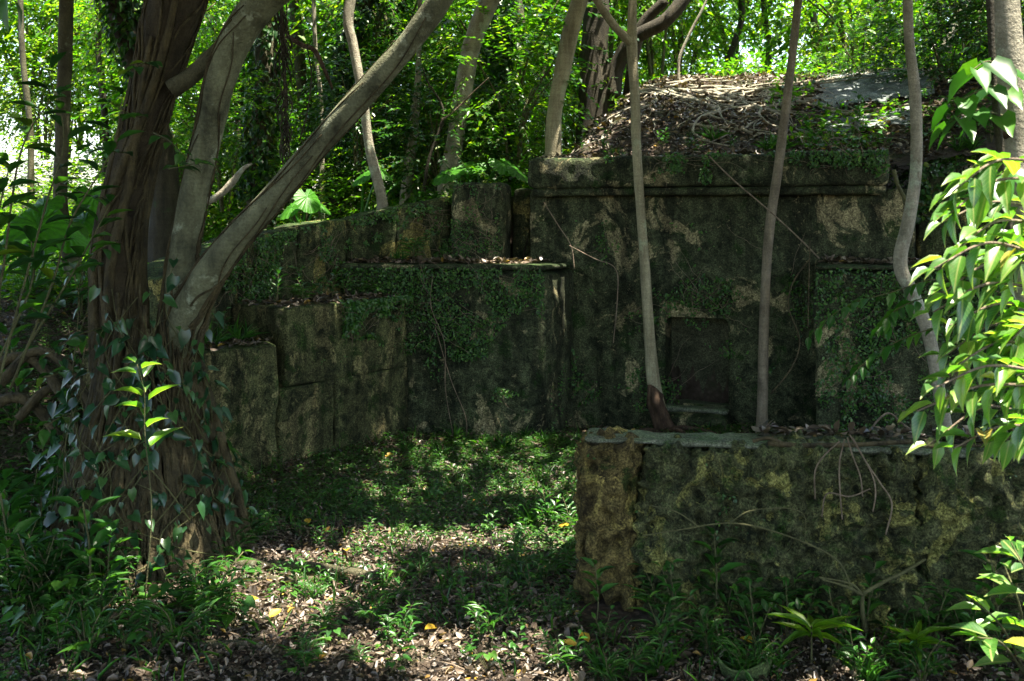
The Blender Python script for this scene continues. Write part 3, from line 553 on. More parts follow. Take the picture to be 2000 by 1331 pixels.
tree([(600, 380, 20, 12), (592, 200, 22, 12), (570, -40, 22, 12)], 'slim shaded trunk just left of the dark mossy leaning one', M['bark_fig'], seed=18, sides=9, top=7)
tree([(1020, 320, 18, 12.4), (1010, 150, 18, 12.4), (1018, 60, 20, 12.4), (1005, -40, 18, 12.4)], 'thin brown trunk right of the dark leaf-draped one', M['bark_fig'], seed=19, sides=9, top=7)
tree([(1325, 140, 6, 10.9), (1328, 110, 6, 10.9), (1350, 60, 6, 10.9), (1380, 0, 5, 10.9)], 'thin bare grey sapling stem on top of the mound', M['bark_pale'], seed=20, sides=6, top=4.9, limbs=0)
for k, (x0_, x1_, yb, Y_, w_, m_) in enumerate(((455, 470, 380, 12.5, 14, 'bark_dark'), (540, 530, 390, 13.5, 12, 'bark_fig'), (628, 612, 370, 11.2, 9, 'bark_pale'), (775, 760, 360, 13.2, 11, 'bark_dark'), (842, 856, 350, 13.8, 12, 'bark_fig'), (925, 940, 330, 12.2, 8, 'bark_pale'),
        (1045, 1062, 310, 12.8, 10, 'bark_dark'), (205, 190, 420, 13, 13, 'bark_dark'), (60, 40, 430, 14, 12, 'bark_fig'), (1420, 1445, 140, 14, 12, 'bark_dark'), (1600, 1585, 130, 15, 13, 'bark_fig'), (1850, 1830, 150, 14, 16, 'bark_dark'), (1500, 1490, 140, 16, 12, 'bark_fig'))):
    ref = ('between the two fig stems', 'just right of the upright fig stem', 'under the diagonal fig limb', 'behind the middle of the diagonal limb', 'left of the stout pale trunk', 'right of the stout pale trunk', 'left of the vine-wrapped trunk', 'left of the root-wrapped stem', 'farthest left in the clearing', 'behind the bare grey sapling', 'right of the slender brown stem', 'behind the bent pale stem', 'left of the slender brown stem')[k]
    tree([(x0_, yb, w_*1.2, Y_), ((x0_*2+x1_)/3+6, yb*.6, w_, Y_), (x1_+4, yb*.25, w_, Y_), (x1_, -30, w_*.9, Y_)], 'slim distant trunk '+ref, M[m_], seed=40+k, sides=7, top=7.5, limbs=2)
# roots over the mound
rd = random.Random(12); c0 = P(1195, 165, 11.1)[:2]
def root_walk(x, y, ang, L, rt, depth, steps=14):
    pts = []; a = ang
    for k in range(steps):
        if (O_-np.array([x, y]))@V_ < .3: break
        pts.append([x, y, float(surf(x, y))+.02+rt*.7]); a += rd.uniform(-.55, .55); x += math.cos(a)*L/steps; y += math.sin(a)*L/steps
        if depth and k in (3, 6, 9) and rd.random() < .8: root_walk(x, y, a+rd.choice((-1, 1))*rd.uniform(.5, 1.1), L*.5, rt*.62, depth-1, 9)
    if len(pts) < 3: return
    V, Fs = ptube(pts, [rt, rt*.85, rt*.6, rt*.3], len(pts)*3, 6, bump=.3, freq=9, seed=len(pts)); mk('root', V, Fs, M['bark_pale'], big)
for k in range(24):
    f = k/23; root_walk(c0[0]-.05+rd.uniform(-.1, .25)+f*1.1, c0[1]-.1-f*.75+rd.uniform(-.25, .05), rd.uniform(-1.9, .1), rd.uniform(1.2, 3.0), rd.uniform(.009, .024), 1)
for x, y, ang, L in ((1.9, 9.6, -.2, 1.3), (2.6, 9.6, -.7, 1.1), (2.9, 9.2, -.5, 1.2), (1.6, 9.0, -.5, 1.2)): root_walk(x, y, ang, L, .018, 0)

# ------------------------------------------------------------------ unseen overhead canopy, gaps shaped to drop sun patches, shared out among the trees it grows on
HOLES = []     # (x, y on the z=0 plane along the sun's ray, rx, ry)
def hole(p, rx, ry): q = np.array(p, float)-SUN*(p[2]/SUN[2]); HOLES.append((q[0], q[1], rx+(.05 if p[2] == 0 else .12), ry+(.05 if p[2] == 0 else .12)))
hole((-.30, 5.50, 0), .62, .20); hole((.20, 5.62, 0), .34, .22); hole((.1, 6.4, 0), .2, .1); hole((-.35, 4.12, 0), .5, .17); hole((-1.1, 4.40, 0), .25, .09); hole((-1.75, 4.6, 0), .2, .1); hole((-.1, 3.85, 0), .4, .14)
hole(P(1030, 508, 8.25), .32, .14); hole(P(800, 90, 4.6), .45, .35); hole(P(860, 0, 4.5), .3, .3); hole(P(275, 735, 4.5), .04, .04)
hole(P(1880, 620, 2.9), .5, .5); hole(P(1900, 780, 2.9), .5, .4); hole(P(1940, 450, 2.9), .45, .45); hole(P(1980, 250, 3.3), .22, .22)
hole(P(1420, 170, 10.6), .5, .35); hole(P(1600, 150, 10.5), .5, .3); hole(P(1600, 860, 5.6), .25, .15); hole(P(1960, 1200, 3.), .25, .2)
hole(P(900, 330, 9.4), .3, .3); hole(P(700, 350, 9.2), .25, .3); hole(P(600, 380, 9.), .25, .3); hole(P(560, 440, 8.4), .3, .2)
def canopy():
    r = rng(77); cs = []
    for (x0, x1, y0, y1, z0, z1, sp, pr) in ((-9, 8, -3.5, 10.2, 4.6, 5.2, .5, .96), (-9, 8, -3.5, 10.2, 5.1, 5.7, .5, .96), (-9, 8, -3.5, 10.2, 5.7, 6.3, .5, .96), (-9, 8, -3.5, 10.0, 6.4, 7.3, .5, .9), (-3.0, 9, 10.5, 18, 6.8, 8.2, .62, .25)):
        X, Y = np.meshgrid(np.arange(x0, x1, sp), np.arange(y0, y1, sp)); n = X.size; k = r.random(n) < pr
        cs.append(np.column_stack([X.ravel()+r.uniform(-.2, .2, n), Y.ravel()+r.uniform(-.2, .2, n), r.uniform(z0, z1, n)])[k])
    cs = np.vstack(cs); cs = cs[~((cs[:, 1] > 7.9) & (cs[:, 0] > .6) & (r.random(len(cs)) < .45))]; anch = np.array([t[1] for t in TREES]); d = np.linalg.norm((cs[:, None, :2]-anch[None, :, :2]), axis=2); own = d.argmin(1)
    own_e = np.array([[i for i, t in enumerate(TREES) if t[0] == TREES[o][0]][0] for o in own])
    for i in np.unique(own_e):
        c = cs[own_e == i]; m = 34; n = len(c)*m
        p = np.repeat(c, m, 0)+r.normal(size=(n, 3))*np.array([.24, .24, .14]); h = p-SUN*(p[:, 2]/SUN[2])[:, None]
        keep = np.ones(n, bool); nz = .35*fbm(h*np.array([4, 4, 0.]), 3, 4)+.05*r.normal(size=n)
        for hx, hy, rx, ry in HOLES: keep &= ((h[:, 0]-hx)/rx)**2+((h[:, 1]-hy)/ry)**2 > 1+nz
        keep &= ~((np.abs(h[:, 0]+.15) < .95) & (np.abs(h[:, 1]-7.15) < .85) & (r.random(n) < .62))
        keep &= p[:, 2] > EYE+.218*p[:, 1]+.25
        p = p[keep]; n = len(p); D = rvec(r, n); D[:, 2] = -.25-.3*r.random(n); N = nrm(rvec(r, n)*.6+[0, 0, 1.])
        V, Fs = leaves(p, D, N, r.uniform(.16, .25, n), r.uniform(.10, .14, n), T_FAR); mk('crown', V, Fs, M['canopy'], TREES[i][0])
canopy()

# ------------------------------------------------------------------ understorey: shrubs and small trees behind
def spray_cloud(r, ntw, per, rad, L, W, T=T_FAR, flat=.8, droop=.35, tw=.45):
    """twigs with leaves along them inside a lumpy crown -> leaf arrays, twig tubes"""
    c = rvec(r, ntw)*(r.random((ntw, 1))**.45)*rad*np.array([1, 1, flat]); d = nrm(c/np.linalg.norm(c, axis=1, keepdims=True)+rvec(r, ntw)*.7+[0, 0, .1])
    s = np.tile(np.linspace(0, 1, per), ntw); i = np.repeat(np.arange(ntw), per); side = np.tile(np.where(np.arange(per) % 2, 1., -1.), ntw)
    p = c[i]+d[i]*(s*tw)[:, None]+np.array([0, 0, -1.])*(s*s*tw*droop)[:, None]
    lat = nrm(np.cross(d[i], [0, 0, 1.])); n = len(p)
    D = nrm(d[i]*.6+lat*side[:, None]*.9+rvec(r, n)*.3+[0, 0, -.25]); N = nrm(rvec(r, n)*.45+[0, 0, 1.])
    sz = r.uniform(.7, 1.15, n); V, Fs = leaves(p, D, N, L*sz, W*sz, T)
    tubes = [tube(np.array([c[k], c[k]+d[k]*tw*.5+[0, 0, -droop*tw*.25], c[k]+d[k]*tw+[0, 0, -droop*tw]]), np.array([.006, .004, .002]), 3) for k in range(0, ntw, 2)]
    return (V, Fs), tubes
def shrub_proto(seed, ntw, per, rad, L, W, mat, label, h=1.0, T=T_FAR, flat=.85):
    r = rng(seed); e = empty('shrub', (0, 0, 0), label, 'shrub'); (V, Fs), tb = spray_cloud(r, ntw, per, rad, L, W, T, flat); V = V+[0, 0, h]
    mk('foliage', V, Fs, mat, e); parts = [(v+[0, 0, h], f) for v, f in tb]
    for k in range(6):
        a = r.uniform(0, 6.28); q = np.array([math.cos(a)*rad*.6, math.sin(a)*rad*.6, h+r.uniform(-.2, .5)*rad]); parts.append(ptube([[math.cos(a)*.05, math.sin(a)*.05, -.25], q*[.3, .3, .5], q], [.022, .016, .008], 10, 5))
    V, Fs = join(parts); mk('branches', V, Fs, M['stem'], e); return e
def copy_tree(e, loc, rz, sc, label, group, cat=None):
    c = e.copy(); C.objects.link(c); c.location = loc; c.rotation_euler = (0, 0, rz); c.scale = (sc, sc, sc) if np.isscalar(sc) else sc; c['label'] = label; c['group'] = group
    for ch in e.children:
        k = ch.copy(); k.parent = c; C.objects.link(k)
    return c
protos = [shrub_proto(101, 170, 14, 1.0, .085, .045, M['leaf_mid'], 'x'), shrub_proto(102, 150, 14, 1.0, .10, .055, M['leaf_deep'], 'x'),
          shrub_proto(103, 190, 12, .9, .07, .042, M['leaf_light'], 'x'), shrub_proto(104, 120, 11, 1.1, .16, .075, M['leaf_mid'], 'x', 1.1), shrub_proto(105, 200, 14, 1.0, .065, .04, M['leaf_deep'], 'x', 1.0)]
REG = [(-99, 330, 'shrub in the bright clearing at the far left', 'shrubs in the clearing'), (330, 640, 'shrub in the shade behind the fig stems', 'shrubs behind the fig tree'),
       (640, 870, 'shrub behind the sloping retaining wall', 'shrubs behind the retaining wall'), (870, 1120, 'shrub behind the pillar and pale leaning trunks', 'shrubs behind the pale trunks'),
       (1120, 1560, 'shrub on the slope behind the root-covered mound', 'shrubs behind the mound'), (1560, 2400, 'shrub beyond the bare plaster of the mound', 'shrubs beyond the bare plaster')]
KIND = ['leafy mid green', 'dense dark green', 'small-leaved yellow green', 'long-leaved loose green', 'fine-leaved dark green']
rd = random.Random(21); used = set(); slots = []
def add_shrub(px, Y, z, sc, k): slots.append((px, Y, z, sc, k))
for row, (Y, dx, zs, ks) in enumerate(((10.4, 130, (0, .9), (1, 4, 0)), (11.8, 120, (.0, 1.3, 2.5), (0, 1, 3, 4)), (13.4, 115, (.0, 1.3, 2.6), (0, 2, 3, 0)), (15.6, 115, (.3, 1.9, 3.4), (0, 2, 3, 2)), (18.2, 120, (.5, 2.3, 4.1), (2, 0, 2, 3)))):
    for lv, z in enumerate(zs):
        for x in range(320 if row < 3 else -60, 2120, dx):
            if row == 0 and (x < 420 or x > 1000): continue
            if row == 1 and x > 1080: continue
            if row == 2 and x > 1100 and lv == 0 and x < 1750: continue
            if rd.random() < (.30 if row < 2 else .12): continue
            if row < 2 and lv == 2 and rd.random() < .3: continue
            add_shrub(x+rd.uniform(-50, 50), Y+rd.uniform(-.6, .6), z+rd.uniform(-.25, .3), rd.uniform(.75, 1.2)*(.75 if row == 0 else 1), rd.choice(ks))
for x, Y, z, sc, k in ((20, 14, .2, 1.1, 2), (190, 15, .1, 1.1, 2), (60, 17, 2.6, 1.4, 2), (240, 16, 2.7, 1.3, 2), (-20, 16, 4.2, 1.4, 2), (150, 18, 5.0, 1.6, 2), (200, 12, .0, .8, 0), (255, 12.5, 3.0, .8, 2), (30, 11.5, -.1, .6, 0), (1700, 10.2, -.1, .5, 1), (1850, 9.6, .0, .7, 1), (1990, 9.3, .3, .8, 1), (1900, 10.6, .6, 1., 4), (1120, 10.0, -.4, .55, 0), (1880, 8.6, -.6, .55, 1), (1790, 9.0, -.6, .5, 4)): add_shrub(x, Y, z, sc, k)  # clearing shrubs mostly pale-leaved, its brightness put into their colour
for px, Y, z, sc, k in slots:
    X = (px-1000)*Y/F; base = float(surf(X, Y)); reg = [q for q in REG if q[0] <= px < q[1]] or [REG[-1]]; hi = 'high ' if z > 1.9 else ('mid-height ' if z > .8 else 'low ')
    args = ((X, Y, base+z*1.0-.55*sc), rd.uniform(0, 6.28), sc, hi+KIND[k]+' '+reg[0][2], hi+KIND[k]+' '+reg[0][3])
    if k in used: copy_tree(protos[k], *args)
    else:
        e = protos[k]; used.add(k); e.location = args[0]; e.rotation_euler = (0, 0, args[1]); e.scale = (sc,)*3; e['label'] = args[3]; e['group'] = args[4]
def far_woods():
    r = rng(5); parts = []
    n = 120000; az = r.uniform(-.88, .88, n); Y = r.uniform(21, 30, n); px = np.tan(az)*Y; z = 1.8+r.random(n)**.8*(9.5)
    q = np.stack([px*.5, Y*.5, z*.5], -1); k = (fbm(q, 4, 8) > -.05+.25*(az < -.32)) ; p = np.stack([px, Y, z], -1)[k]; n = len(p)
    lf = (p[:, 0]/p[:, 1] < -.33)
    for sel, mt, lb in ((lf, 'leaf_light', 'pale sunlit far woods beyond the clearing'), (~lf, 'leaf_mid', 'far green woods closing the view behind the tomb')):  # left leaves paler, so the overexposed glare there is in their colour
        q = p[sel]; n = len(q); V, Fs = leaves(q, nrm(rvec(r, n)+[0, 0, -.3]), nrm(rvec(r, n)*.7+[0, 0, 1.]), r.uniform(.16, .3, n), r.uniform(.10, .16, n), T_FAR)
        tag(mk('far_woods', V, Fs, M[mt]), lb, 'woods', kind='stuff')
far_woods()
def under():   # low greenery on the raised ground behind the walls, the bank and the clearing
    r = rng(6); n = 80000; Y = 7.+r.random(n)**1.1*12; px = r.uniform(-60, 2080, n); X = (px-1000)*Y/F
    yw = np.interp(X, YWX, YWY); k = (Y > yw+.16) & ((mound_z(X, Y) < gz(X, Y)-.02) | (Y < yw) | (fbm(np.stack([X*1.2, Y*1.2, 0*X], -1), 3, 2) > .34-.42*sstep((X-2.0)/1.2)-.25*(Y > 11.2))) & ~((X > .5) & (Y > 10.2) & (Y < 10.2+r.random(n)*.6) & (r.random(n) < .5)); k &= ~onslab(X, Y, .12); X, Y = X[k], Y[k]; n = len(X)
    p = np.stack([X, Y, surf(X, Y)+r.random(n)**1.6*(.10+.22*sstep((Y-9)/3))], -1); s = r.uniform(.04, .085, n)*(1+.05*(Y-8))
    V, Fs = leaves(p, nrm(rvec(r, n)*[1, 1, .4]+[0, 0, .15]), nrm(rvec(r, n)*.5+[0, 0, 1.]), s, s*.5, T_FAR)
    tag(mk('undergrowth', V, Fs, M['leaf_mid']), 'low leafy undergrowth on the raised ground behind the walls', 'undergrowth', kind='stuff')
under()

# ------------------------------------------------------------------ litter, ground cover
def litter(name, n, xr, yr, L, seed, zf, label, keep=None, mat='dry'):
    r = rng(seed); X = r.uniform(*xr, n); Y = r.uniform(*yr, n)
    if keep is not None: k = keep(X, Y); X, Y = X[k], Y[k]
    n = len(X); p = np.stack([X, Y, zf(X, Y)+r.uniform(.003, .035, n)], -1); D = rvec(r, n)*[1, 1, .35]; N = nrm(rvec(r, n)*.5+[0, 0, 1.])
    s = r.uniform(*L, n); V, Fs = leaves(p, D, N, s, s*r.uniform(.4, .62, n), T_DRY, r.uniform(-1, 1.2, n)); V[:, 2] = np.minimum(np.maximum(V[:, 2], zf(V[:, 0], V[:, 1])-.004), np.repeat(p[:, 2], len(T_DRY[0]))+.05)
    return tag(mk(name, V, Fs, M[mat]), label, 'leaf litter', kind='stuff')
def inyard(X, Y): return (Y < np.interp(X, YWX, YWY)-.05) & ~((X > .3) & (Y > 4.3) & (Y < 4.85)) | (X < -2.6)
litter('leaf_litter', 42000, (-3.6, 3.0), (3.4, 8.6), (.014, .044), 31, gz, 'brown dry leaves littering the ground in front of the tomb', inyard)
litter('leaf_litter', 3000, (-3.2, 2.4), (3.3, 5.2), (.025, .06), 37, gz, 'larger curled dead leaves scattered nearest the camera', inyard)
litter('leaf_crumbs', 60000, (-3.2, 2.6), (3.3, 7.2), (.007, .026), 38, gz, 'crumbled brown leaf fragments and bark between the dry leaves', inyard)
litter('mound_litter', 17000, (-.6, 5.4), (7.6, 12), (.03, .065), 32, lambda x, y: surf(x, y), 'dry leaves and twigs covering the mound behind the lintel', lambda X, Y: (-((np.stack([X-O_[0], Y-O_[1]], -1))@V_) > .05) & (mound_z(X, Y) > gz(X, Y)) & ~onslab(X, Y))
def cover():
    r = rng(41); n = 36000; X = r.uniform(-3.4, 2.4, n); Y = r.uniform(3.5, 8.2, n); q = np.stack([X*1.1, Y*1.3, 0*X], -1)
    d = fbm(q, 4, 12)+.6*np.exp(-((X+.15)/1.0)**2-((Y-6.7)/1.2)**2)+.2*np.exp(-((X-.2)/.5)**2-((Y-5.)/.5)**2)+.2*(X < -1.7)-.42*(Y < 4.9)*(X > -1.9)-.15*(Y < 5.3); k = inyard(X, Y) & (d > r.uniform(-.28, .42, n)); X, Y = X[k], Y[k]; m = 7
    n = len(X)*m; i = np.repeat(np.arange(len(X)), m); az = r.uniform(0, 6.28, n); h = (r.uniform(.01, .07, len(X)))[i]; zz = gz(X, Y)
    p = np.stack([X[i]+np.cos(az)*.012, Y[i]+np.sin(az)*.012, zz[i]+h*r.random(n)+.005], -1); D = np.stack([np.cos(az), np.sin(az), r.uniform(-.1, .6, n)], -1); s = r.uniform(.014, .034, n)
    V, Fs = leaves(p, D, nrm(rvec(r, n)*.3+[0, 0, 1.]), s, s*r.choice([.32, .5], n), T_LANCE)
    tag(mk('ground_cover', V, Fs, M['cover']), 'small green weeds carpeting the courtyard floor', 'ground cover', kind='stuff')
    n = 5200; X = r.uniform(-3, 2.2, n); Y = r.uniform(3.6, 8, n); k = inyard(X, Y) & (fbm(np.stack([X*1.5, Y*1.5, 0*X+3], -1), 3, 2)+.35*np.exp(-((X+.1)/.8)**2-((Y-6.2)/.9)**2) > .05); X, Y = X[k], Y[k]; n = len(X)
    p = np.stack([X, Y, gz(X, Y)], -1); D = nrm(rvec(r, n)*[.6, .6, .1]+[0, 0, .8]); V, Fs = leaves(p, D, nrm(rvec(r, n)*[1, 1, .1]), r.uniform(.04, .13, n), .006, T_BLADE)
    tag(mk('grass', V, Fs, M['weed']), 'thin grass blades among the weeds on the courtyard floor', 'grass', kind='stuff')
cover()
def twigs():
    r = random.Random(5); parts = []
    for k in range(420):
        x, y = r.uniform(-3, 2.6), r.uniform(3.6, 8.2)
        if .25 < x and 4.2 < y < 4.9: continue
        a = r.uniform(0, 6.28); L = r.uniform(.08, .4); q = []
        for j in range(4): xx = x+math.cos(a)*L*j/3; yy = y+math.sin(a)*L*j/3; q.append([xx, yy, float(gz(xx, yy))+.015+r.uniform(0, .02)]); a += r.uniform(-.4, .4)
        parts.append(ptube(q, [.004, .003, .002], 8, 5))
    V, Fs = join(parts); tag(mk('fallen_twigs', V, Fs, M['twig']), 'thin fallen twigs lying in the leaf litter', 'twigs', kind='stuff')
twigs()

# ------------------------------------------------------------------ creepers on the masonry
def creeper(label, quad, n, s, seed, thr=.05, topb=.5, mat='cover', out=.02, name='wall_creeper', fr=2.6, T=T_OVAL, hang=.5):
    """quad: bottom-left, bottom-right, top-right, top-left in 3D"""
    r = rng(seed); a, b, c, d = [np.array(q, float) for q in quad]; u, v = r.random(n), r.random(n)
    p = (a*(1-u)[:, None]+b*u[:, None])*(1-v)[:, None]+(d*(1-u)[:, None]+c*u[:, None])*v[:, None]; Nn = nrm(np.cross(b-a, d-a)); 
    s = s*.86; m = fbm(p*fr, 4, seed)+topb*(v-.5)+.45*fbm(p*fr*4, 2, seed+3); k = m > thr+.09+r.uniform(-.08, .08, n); p = p[k]; n = len(p)
    p = p+Nn*(r.random((n, 1))**1.5*out*2.5+.006); D = nrm(rvec(r, n)+np.array([0, 0, -hang])+Nn*.3); N = nrm(Nn+rvec(r, n)*.55+[0, 0, .45]); sz = r.uniform(.45, 1.0, n)**1.4*1.75*s
    V, Fs = leaves(p, D, N, sz, sz*.62, T); st_ = []
    if n > 400:
        for q in p[r.integers(0, n, 34)]:
            e1_ = nrm(b-a); e2_ = nrm(d-a); an = r.uniform(0, 6.28); w_ = [q+Nn*.006]
            for _ in range(6): an += r.uniform(-.6, .6); w_.append(w_[-1]+(e1_*math.cos(an)+e2_*(math.sin(an)*.8+.25))*.06)
            w_ = np.array(w_); uu = (w_-a)@e2_; w_ = w_[uu < np.linalg.norm(d-a)-.01]; uu = (w_-a)@e1_; w_ = w_[(uu > 0) & (uu < np.linalg.norm(c-d))]
            if len(w_) > 2: st_.append(ptube(w_, [.0022, .0016, .001], 12, 4))
    if st_:
        nl = sum(len(f) for f in Fs); V2, F2 = join(st_); F2 = [f+len(V) for f in F2]; lens = [len(f) for f in Fs]+[len(f) for f in F2]; mi = np.concatenate([np.full(k_, 0 if x_ < len(Fs) else 1) for x_, k_ in enumerate(lens)])
        return tag(mk(name, np.vstack([V, V2]), Fs+F2, [M[mat], M['twig']], mi=mi), label, 'creeper', kind='stuff')
    return tag(mk(name, V, Fs, M[mat]), label, 'creeper', kind='stuff')
Z = lambda xy, z: np.array([xy[0], xy[1], z])
creeper('tiny-leaved creeper matting the tall block left of the doorway', [Z((-1.0, 8.17), 0), Z((.262, 7.95), 0), Z((.262, 7.95), 1.37), Z((-1.42, 8.24), 1.37)], 15000, .021, 51, .05, .75)
creeper('creeper trailing on the narrow inner side of the left block', [Z((.27, 7.96), 0), Z((.56, 8.42), 0), Z((.56, 8.42), 1.4), Z((.27, 7.96), 1.4)], 900, .02, 52, .25, .2)
creeper('small ferny creeper spotting the tomb facade around the doorway', [tp(0, .01, 0), tp(2.0, .01, 0), tp(2.0, .01, 1.75), tp(-.1, .01, 1.75)], 16000, .022, 53, .17, .15)
creeper('creeper hanging over the front of the lintel slab', [tp(.4, .20, 2.03), tp(2.47, .20, 2.03), tp(2.47, .20, 2.29), tp(.3, .20, 2.29)], 5200, .024, 54, .0, .5)
creeper('creeper patch matting the right stone block', [Z(a0-[0, .02], 0), Z(a0+eR*1.75-[0, .02], 0), Z(a0+eR*1.75-[0, .02], 1.42), Z(a0-[0, .02], 1.42)], 13000, .022, 55, .0, .2)
creeper('ferny clump hanging at the top of the lower stepped block', [Z(A+dL*.75+[.015, -.01], .75), Z(A+[.015, -.01], .95), Z(A+[.015, -.01], 1.14), Z(A+dL*.75+[.015, -.01], 1.14)], 4500, .03, 56, -.12, .5, T=T_LANCE)
creeper('sparse creeper low on the lower stepped block', [Z(A+dL*1.3+[.015, -.01], 0), Z(A+[.015, -.01], 0), Z(A+[.015, -.01], .9), Z(A+dL*1.3+[.015, -.01], .9)], 1800, .02, 57, .3, 0)
for i in range(5):
    a, b = np.array(WP[i+1]), np.array(WP[i]); o_ = np.array([.02, -.03]); 
    creeper(['creeper on the retaining wall next to the pillar', 'creeper on the retaining wall behind the tall block', 'creeper at the bend of the retaining wall', 'creeper on the sloping part of the retaining wall', 'creeper at the low end of the retaining wall'][i], [Z(a+o_, 1.1), Z(b+o_, 1.1), Z(b+o_, WZ[i]), Z(a+o_, WZ[i+1])], 2200, .024, 60+i, .1, .4)
creeper('dark creeper over the wall right of the lintel slab', [tp(2.68, -.07, 1.3), tp(4.6, -.07, 1.3), tp(4.6, -.07, 2.2), tp(2.68, -.07, 2.2)], 5200, .04, 66, -.05, .6, 'leaf_deep')
creeper('creeper speckling the square pillar', [Z((-.52, 8.60), 1.4), Z((-.08, 8.50), 1.4), Z((-.08, 8.50), 2.08), Z((-.52, 8.60), 2.08)], 1300, .02, 67, .15, -.3)
creeper('tiny weeds sprouting in the crevices of the low coral wall', [Z((.3, 4.57), 0), Z((2.9, 4.09), 0), Z((2.9, 4.09), .75), Z((.3, 4.57), .75)], 5200, .016, 68, .34, -.1, out=.012, fr=3.2)
# litter, moss leaves on flat tops
def toplitter(name, quad, z, n, seed, label, L=(.03, .07), mat='dry'):
    r = rng(seed); a, b, c, d = [np.array(q, float)[:2] for q in quad]; u, v = r.random((2, n)); xy = (a*(1-u)[:, None]+b*u[:, None])*(1-v)[:, None]+(d*(1-u)[:, None]+c*u[:, None])*v[:, None]
    s = r.uniform(*L, n); V, Fs = leaves(np.column_stack([xy, z+r.uniform(.002, .025, n)]), rvec(r, n)*[1, 1, .3], nrm(rvec(r, n)*.4+[0, 0, 1.]), s, s*.5, T_DRY, r.uniform(-1, 1, n)); V[:, 2] = np.maximum(V[:, 2], z)
    return tag(mk(name, V, Fs, M[mat]), label, 'leaf litter', kind='stuff')
toplitter('leaf_litter', [(-1.38, 8.34), (.1, 8.12), (.35, 8.45), (-1.4, 8.6)], 1.40, 800, 71, 'dry leaves lying on the flat top of the tall left block')
toplitter('leaf_litter', lowq(.05, 1.25, .5), 1.13, 500, 72, 'dry leaves on top of the lower stepped block')
toplitter('leaf_litter', lowq(1.4, 2.4, .5), .895, 500, 73, 'dry leaves on top of the lowest block by the fig')
toplitter('leaf_litter', [a0+[.1, .1], a0+eR*1.7+[.1, .1], a0+eR*1.7+[.2, .6], a0+[.25, .6]], 1.44, 700, 74, 'dry leaves on top of the right stone block')
toplitter('leaf_litter', [(1.15, 4.6), (3.2, 4.2), (3.2, 4.4), (1.15, 4.72)], .785, 500, 75, 'dead leaves gathered on the mortar cap of the low wall', (.03, .075))
toplitter('leaf_litter', [tp(-.35, .05), tp(2.45, .05), tp(2.45, -.3), tp(-.35, -.3)], 2.28, 900, 76, 'dry leaves lying along the top of the lintel slab')

# ------------------------------------------------------------------ plants with stems and leaves of their own
def branch_leaves(path, n, L, W, T, r, start=.15, hang=.3, spread=.9, two=True, up=.3, pet=.12, fan=False):
    sp = smooth_path(path, 40); s = np.linspace(start, 1, n)+r.uniform(-.02, .02, n); x = np.clip(s, 0, 1)*39; i = np.minimum(x.astype(int), 38); f = (x-i)[:, None]
    p = sp[i]*(1-f)+sp[i+1]*f; d = nrm(sp[i+1]-sp[i]); lat = nrm(np.cross(d, [0, 0, 1.])+1e-4); vert = np.abs(d[:, 2:]) > .75
    if vert.all(): az = np.arange(n)*2.4+r.uniform(0, 6); lat = np.stack([np.cos(az), np.sin(az), 0*az], -1); side = np.ones((n, 1))
    else: side = np.where(np.arange(n) % 2, 1., -1.)[:, None]
    if fan: lat = nrm(np.cross(d, [0, 1., 0])); side = side*.8; d = d+r.normal(size=(n, 3))*np.array([.1, .45, .1])
    D = nrm(d*.55+lat*side*spread+rvec(r, n)*.22+np.array([0, 0, up-hang])); p = p+D*(pet*np.asarray(L)); N = nrm(rvec(r, n)*.3+[0, 0, 1.]-D*.1)
    k = r.uniform(.75, 1.12, n)*(1-.35*np.maximum(0, s-.8)/.2*.8); return leaves(p, D, N, L*k, W*k, T)
def leafy(name, loc, label, cat, branches, mat, smat, L, W, T, seed, rad=.006, per=9, group=None, **kw):
    r = rng(seed); e = empty(name, loc, label, cat, group); LP, SP = [], []
    for br_ in branches:
        br_ = np.array(br_, float); LP.append(branch_leaves(br_, per, L, W, T, r, **kw)); SP.append(ptube(br_, [rad, rad*.8, rad*.4], 24, 6))
    V, Fs = join(LP); fo = mk('foliage', V, Fs, M[mat], e)
    if mat == 'near':
        at = fo.data.attributes.new('blade', 'FLOAT_VECTOR', 'POINT'); uv = np.tile(T[0]*[1, 1, 0], (len(V)//len(T[0]), 1)); at.data.foreach_set('vector', uv.astype(np.float32).ravel())
    V, Fs = join(SP); mk('stem', V, Fs, M[smat], e); return e
# seedling lit by the sun before the fig
def gpt(x, y): Yg = EYE*F/(y-HZ); X = (x-1000)*Yg/F; return np.array([X, Yg, float(gz(X, Yg))])
Ys = 4.55
b0 = P(282, 1130, Ys); b0[2] = float(gz(b0[0], b0[1]))
leafy('seedling', b0, 'sunlit seedling with long arching leaves standing before the fig roots', 'seedling', [[b0, P(296, 1000, Ys), P(283, 850, Ys), P(282, 770, Ys), P(268, 712, Ys-.04)]], 'near', 'stem', .165, .052, T_VINE, 201, .0038, 12, start=.42, hang=.35, up=.3)
